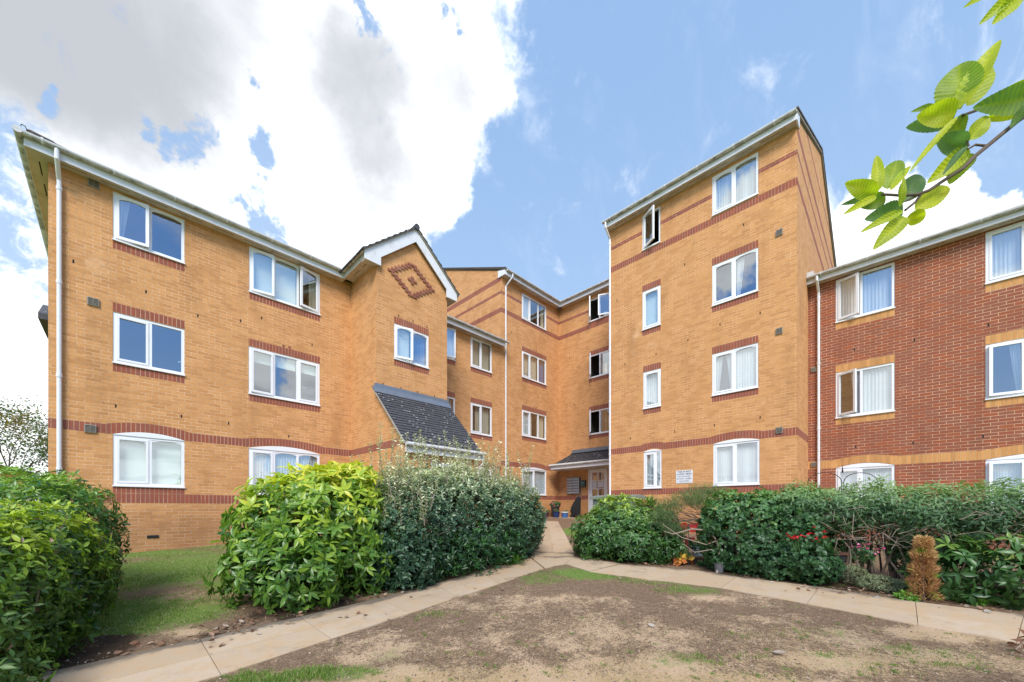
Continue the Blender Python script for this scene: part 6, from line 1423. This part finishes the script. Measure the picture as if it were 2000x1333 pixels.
for k in range(260):
    y_ = 2.7 / (1 - random.random() * (1 - 2.7 / 6.6)); x_ = random.uniform(-1.0, 1.35) * y_
    if any(poly_in(np.array([x_]), np.array([y_]), P_)[0] for P_ in PATHS): continue
    for j in range(random.randint(8, 34)):
        a_ = random.random() * 6.28; r_ = random.gauss(0, .022); gx_, gy_ = xy(x_ + r_ * math.cos(a_), y_ + r_ * math.sin(a_)); z_ = gz(gx_, gy_); h_ = random.uniform(.008, .024)
        l_ = Vector((random.gauss(0, .6), random.gauss(0, .6), 1)) * h_; s_v = Vector((math.sin(a_), math.cos(a_), 0)) * .003; b_ = Vector((gx_, gy_, z_)); tv += [tuple(b_ - s_v), tuple(b_ + s_v), tuple(b_ + l_)]; tc += [min(1, max(0, .25 + random.gauss(0, .2)))] * 3
tf = attr_mesh('grass_tufts', tv, np.arange(len(tv)).reshape(-1, 3), tc, LM['grass']); tag(tf, 'tiny green weed tufts dotted over the bare earth', 'weeds', kind='stuff')
cv = []; cf = []
for k in range(5200):
    y_ = 2.7 / (1 - random.random() * (1 - 2.7 / 7.5)); x_ = random.uniform(-1.2, 1.35) * y_; gx_, gy_ = xy(x_, y_)
    if any(poly_in(np.array([x_]), np.array([y_]), P_)[0] for P_ in PATHS) and random.random() > .12: continue
    r_ = random.choice([.003, .004, .005, .008, .011]); z_ = gz(gx_, gy_) + .004; b_ = len(cv)
    cv += [(gx_ + r_ * random.uniform(.6, 1.3) * math.cos(t), gy_ + r_ * random.uniform(.6, 1.3) * math.sin(t), z_) for t in (0, 1.57, 3.14, 4.71)] + [(gx_, gy_, z_ + r_ * random.uniform(.4, .9))]
    cf += [(b_, b_ + 1, b_ + 4), (b_ + 1, b_ + 2, b_ + 4), (b_ + 2, b_ + 3, b_ + 4), (b_ + 3, b_, b_ + 4)]
cr_ = attr_mesh('soil_crumbs', cv, cf, np.repeat(rng.random(len(cv) // 5) ** 2, 5), CRUMB); tag(cr_, 'small stones and crumbs of soil on the worn lawn', 'small stones', kind='stuff')
# brown leaf litter under the bushes
lp = [(620, 1205, .5, .12), (740, 1165, .5, .14), (830, 1135, .5, .2), (950, 1105, .6, .25), (470, 1230, .25, .2), (430, 1250, .3, .2), (1300, 1103, .35, .12), (1480, 1130, .3, .08), (1620, 1155, .4, .1), (1720, 1170, .4, .08), (1900, 1190, .5, .08), (210, 1310, .2, .3), (1010, 1090, .3, .2)]
Pq = []
for x_, y_, sx, sy in lp:
    c = spot(x_, y_); 
    for k in range(70): q = c + CR * random.gauss(0, sx * .8) + CF * random.gauss(0, sy); Pq.append((q.x, q.y, gz(q.x, q.y) + random.uniform(.012, .03)))
Pq = [q for q in Pq if random.random() < .12 or not any(poly_in(np.array([CR.x * q[0] + CR.y * q[1]]), np.array([CF.x * q[0] + CF.y * q[1]]), P_)[0] for P_ in PATHS)]; Pq = np.array(Pq); n = len(Pq); D = unit(np.concatenate([rng.normal(size=(n, 2)), rng.normal(size=(n, 1)) * .2], 1)); U = unit(rng.normal(size=(n, 3)) * .45 + np.array([0, 0, 1.]))
L_ = rng.uniform(.03, .075, n); lt = attr_mesh('leaf_litter', *leaf_batch(Pq, D, U, L_, L_ * .55, np.clip(rng.random(n) * .9, 0, 1), -.15, .9), LM['litter']); tag(lt, 'brown dead leaves scattered under the bushes and along the beds', 'leaf litter', kind='stuff')
PALE = [(1280, 1228, .07), (985, 1184 - 30, .05), (567, 1221, .05), (655, 1258, .05), (1508, 1277, .09), (1507, 1188, .055), (1503, 1140, .05), (1110, 1128, .05), (1212, 1133, .045), (930, 1151, .05), (1643, 1154, .08), (1827, 1179, .07), (1933, 1201, .09), (1893, 1174, .09), (825, 1294, .06), (783, 1161, .05), (850, 1132, .09), (1105, 1010 + 70, .04), (940, 1227, .06), (1690, 1162, .05)]
for x_, y_, L_ in PALE:
    c = spot(x_, y_); c.z += .018; a = random.random() * 6.28; v, f, t = leaf_batch(np.zeros((1, 3)), np.array([[math.cos(a), math.sin(a), .1]]), np.array([[random.gauss(0, .3), random.gauss(0, .3), 1]]), L_ * 1.25, L_ * .7, np.array([random.uniform(.85, 1.0)]), -.1, .35)
    o = attr_mesh('fallen_leaf', v, f, t, LM['litter']); o.location = c; tag(o, 'pale dry fallen leaf lying curled on the ground', 'fallen leaf', 'pale dry leaves scattered on lawn and path')
# reddish dead twig at the right edge of the lawn
dt = thing('dead_twig', tuple(spot(1990, 1275)), 'fallen twig with withered red brown leaves at the right edge of the lawn', 'twig'); mb = MB(); q0 = spot(1975, 1285) + Vector((0, 0, .03)); q1 = spot(2035, 1262) + Vector((0, 0, .10)); mb.tube([q0, q0.lerp(q1, .5) + Vector((0, 0, .05)), q1], [.003, .004, .005], TWIG, 5); mb.build('stem', dt)
Pq = np.array([tuple(q0.lerp(q1, random.random()) + Vector((0, 0, .04))) for _ in range(9)]); foliage('leaves', [leaf_batch(Pq, unit(rng.normal(size=(9, 3)) * .5 + np.array([0, 0, -.6])), rnd_unit(9), .10, .035, rng.random(9) * .3, .2, 1.2)], 'litter', dt)
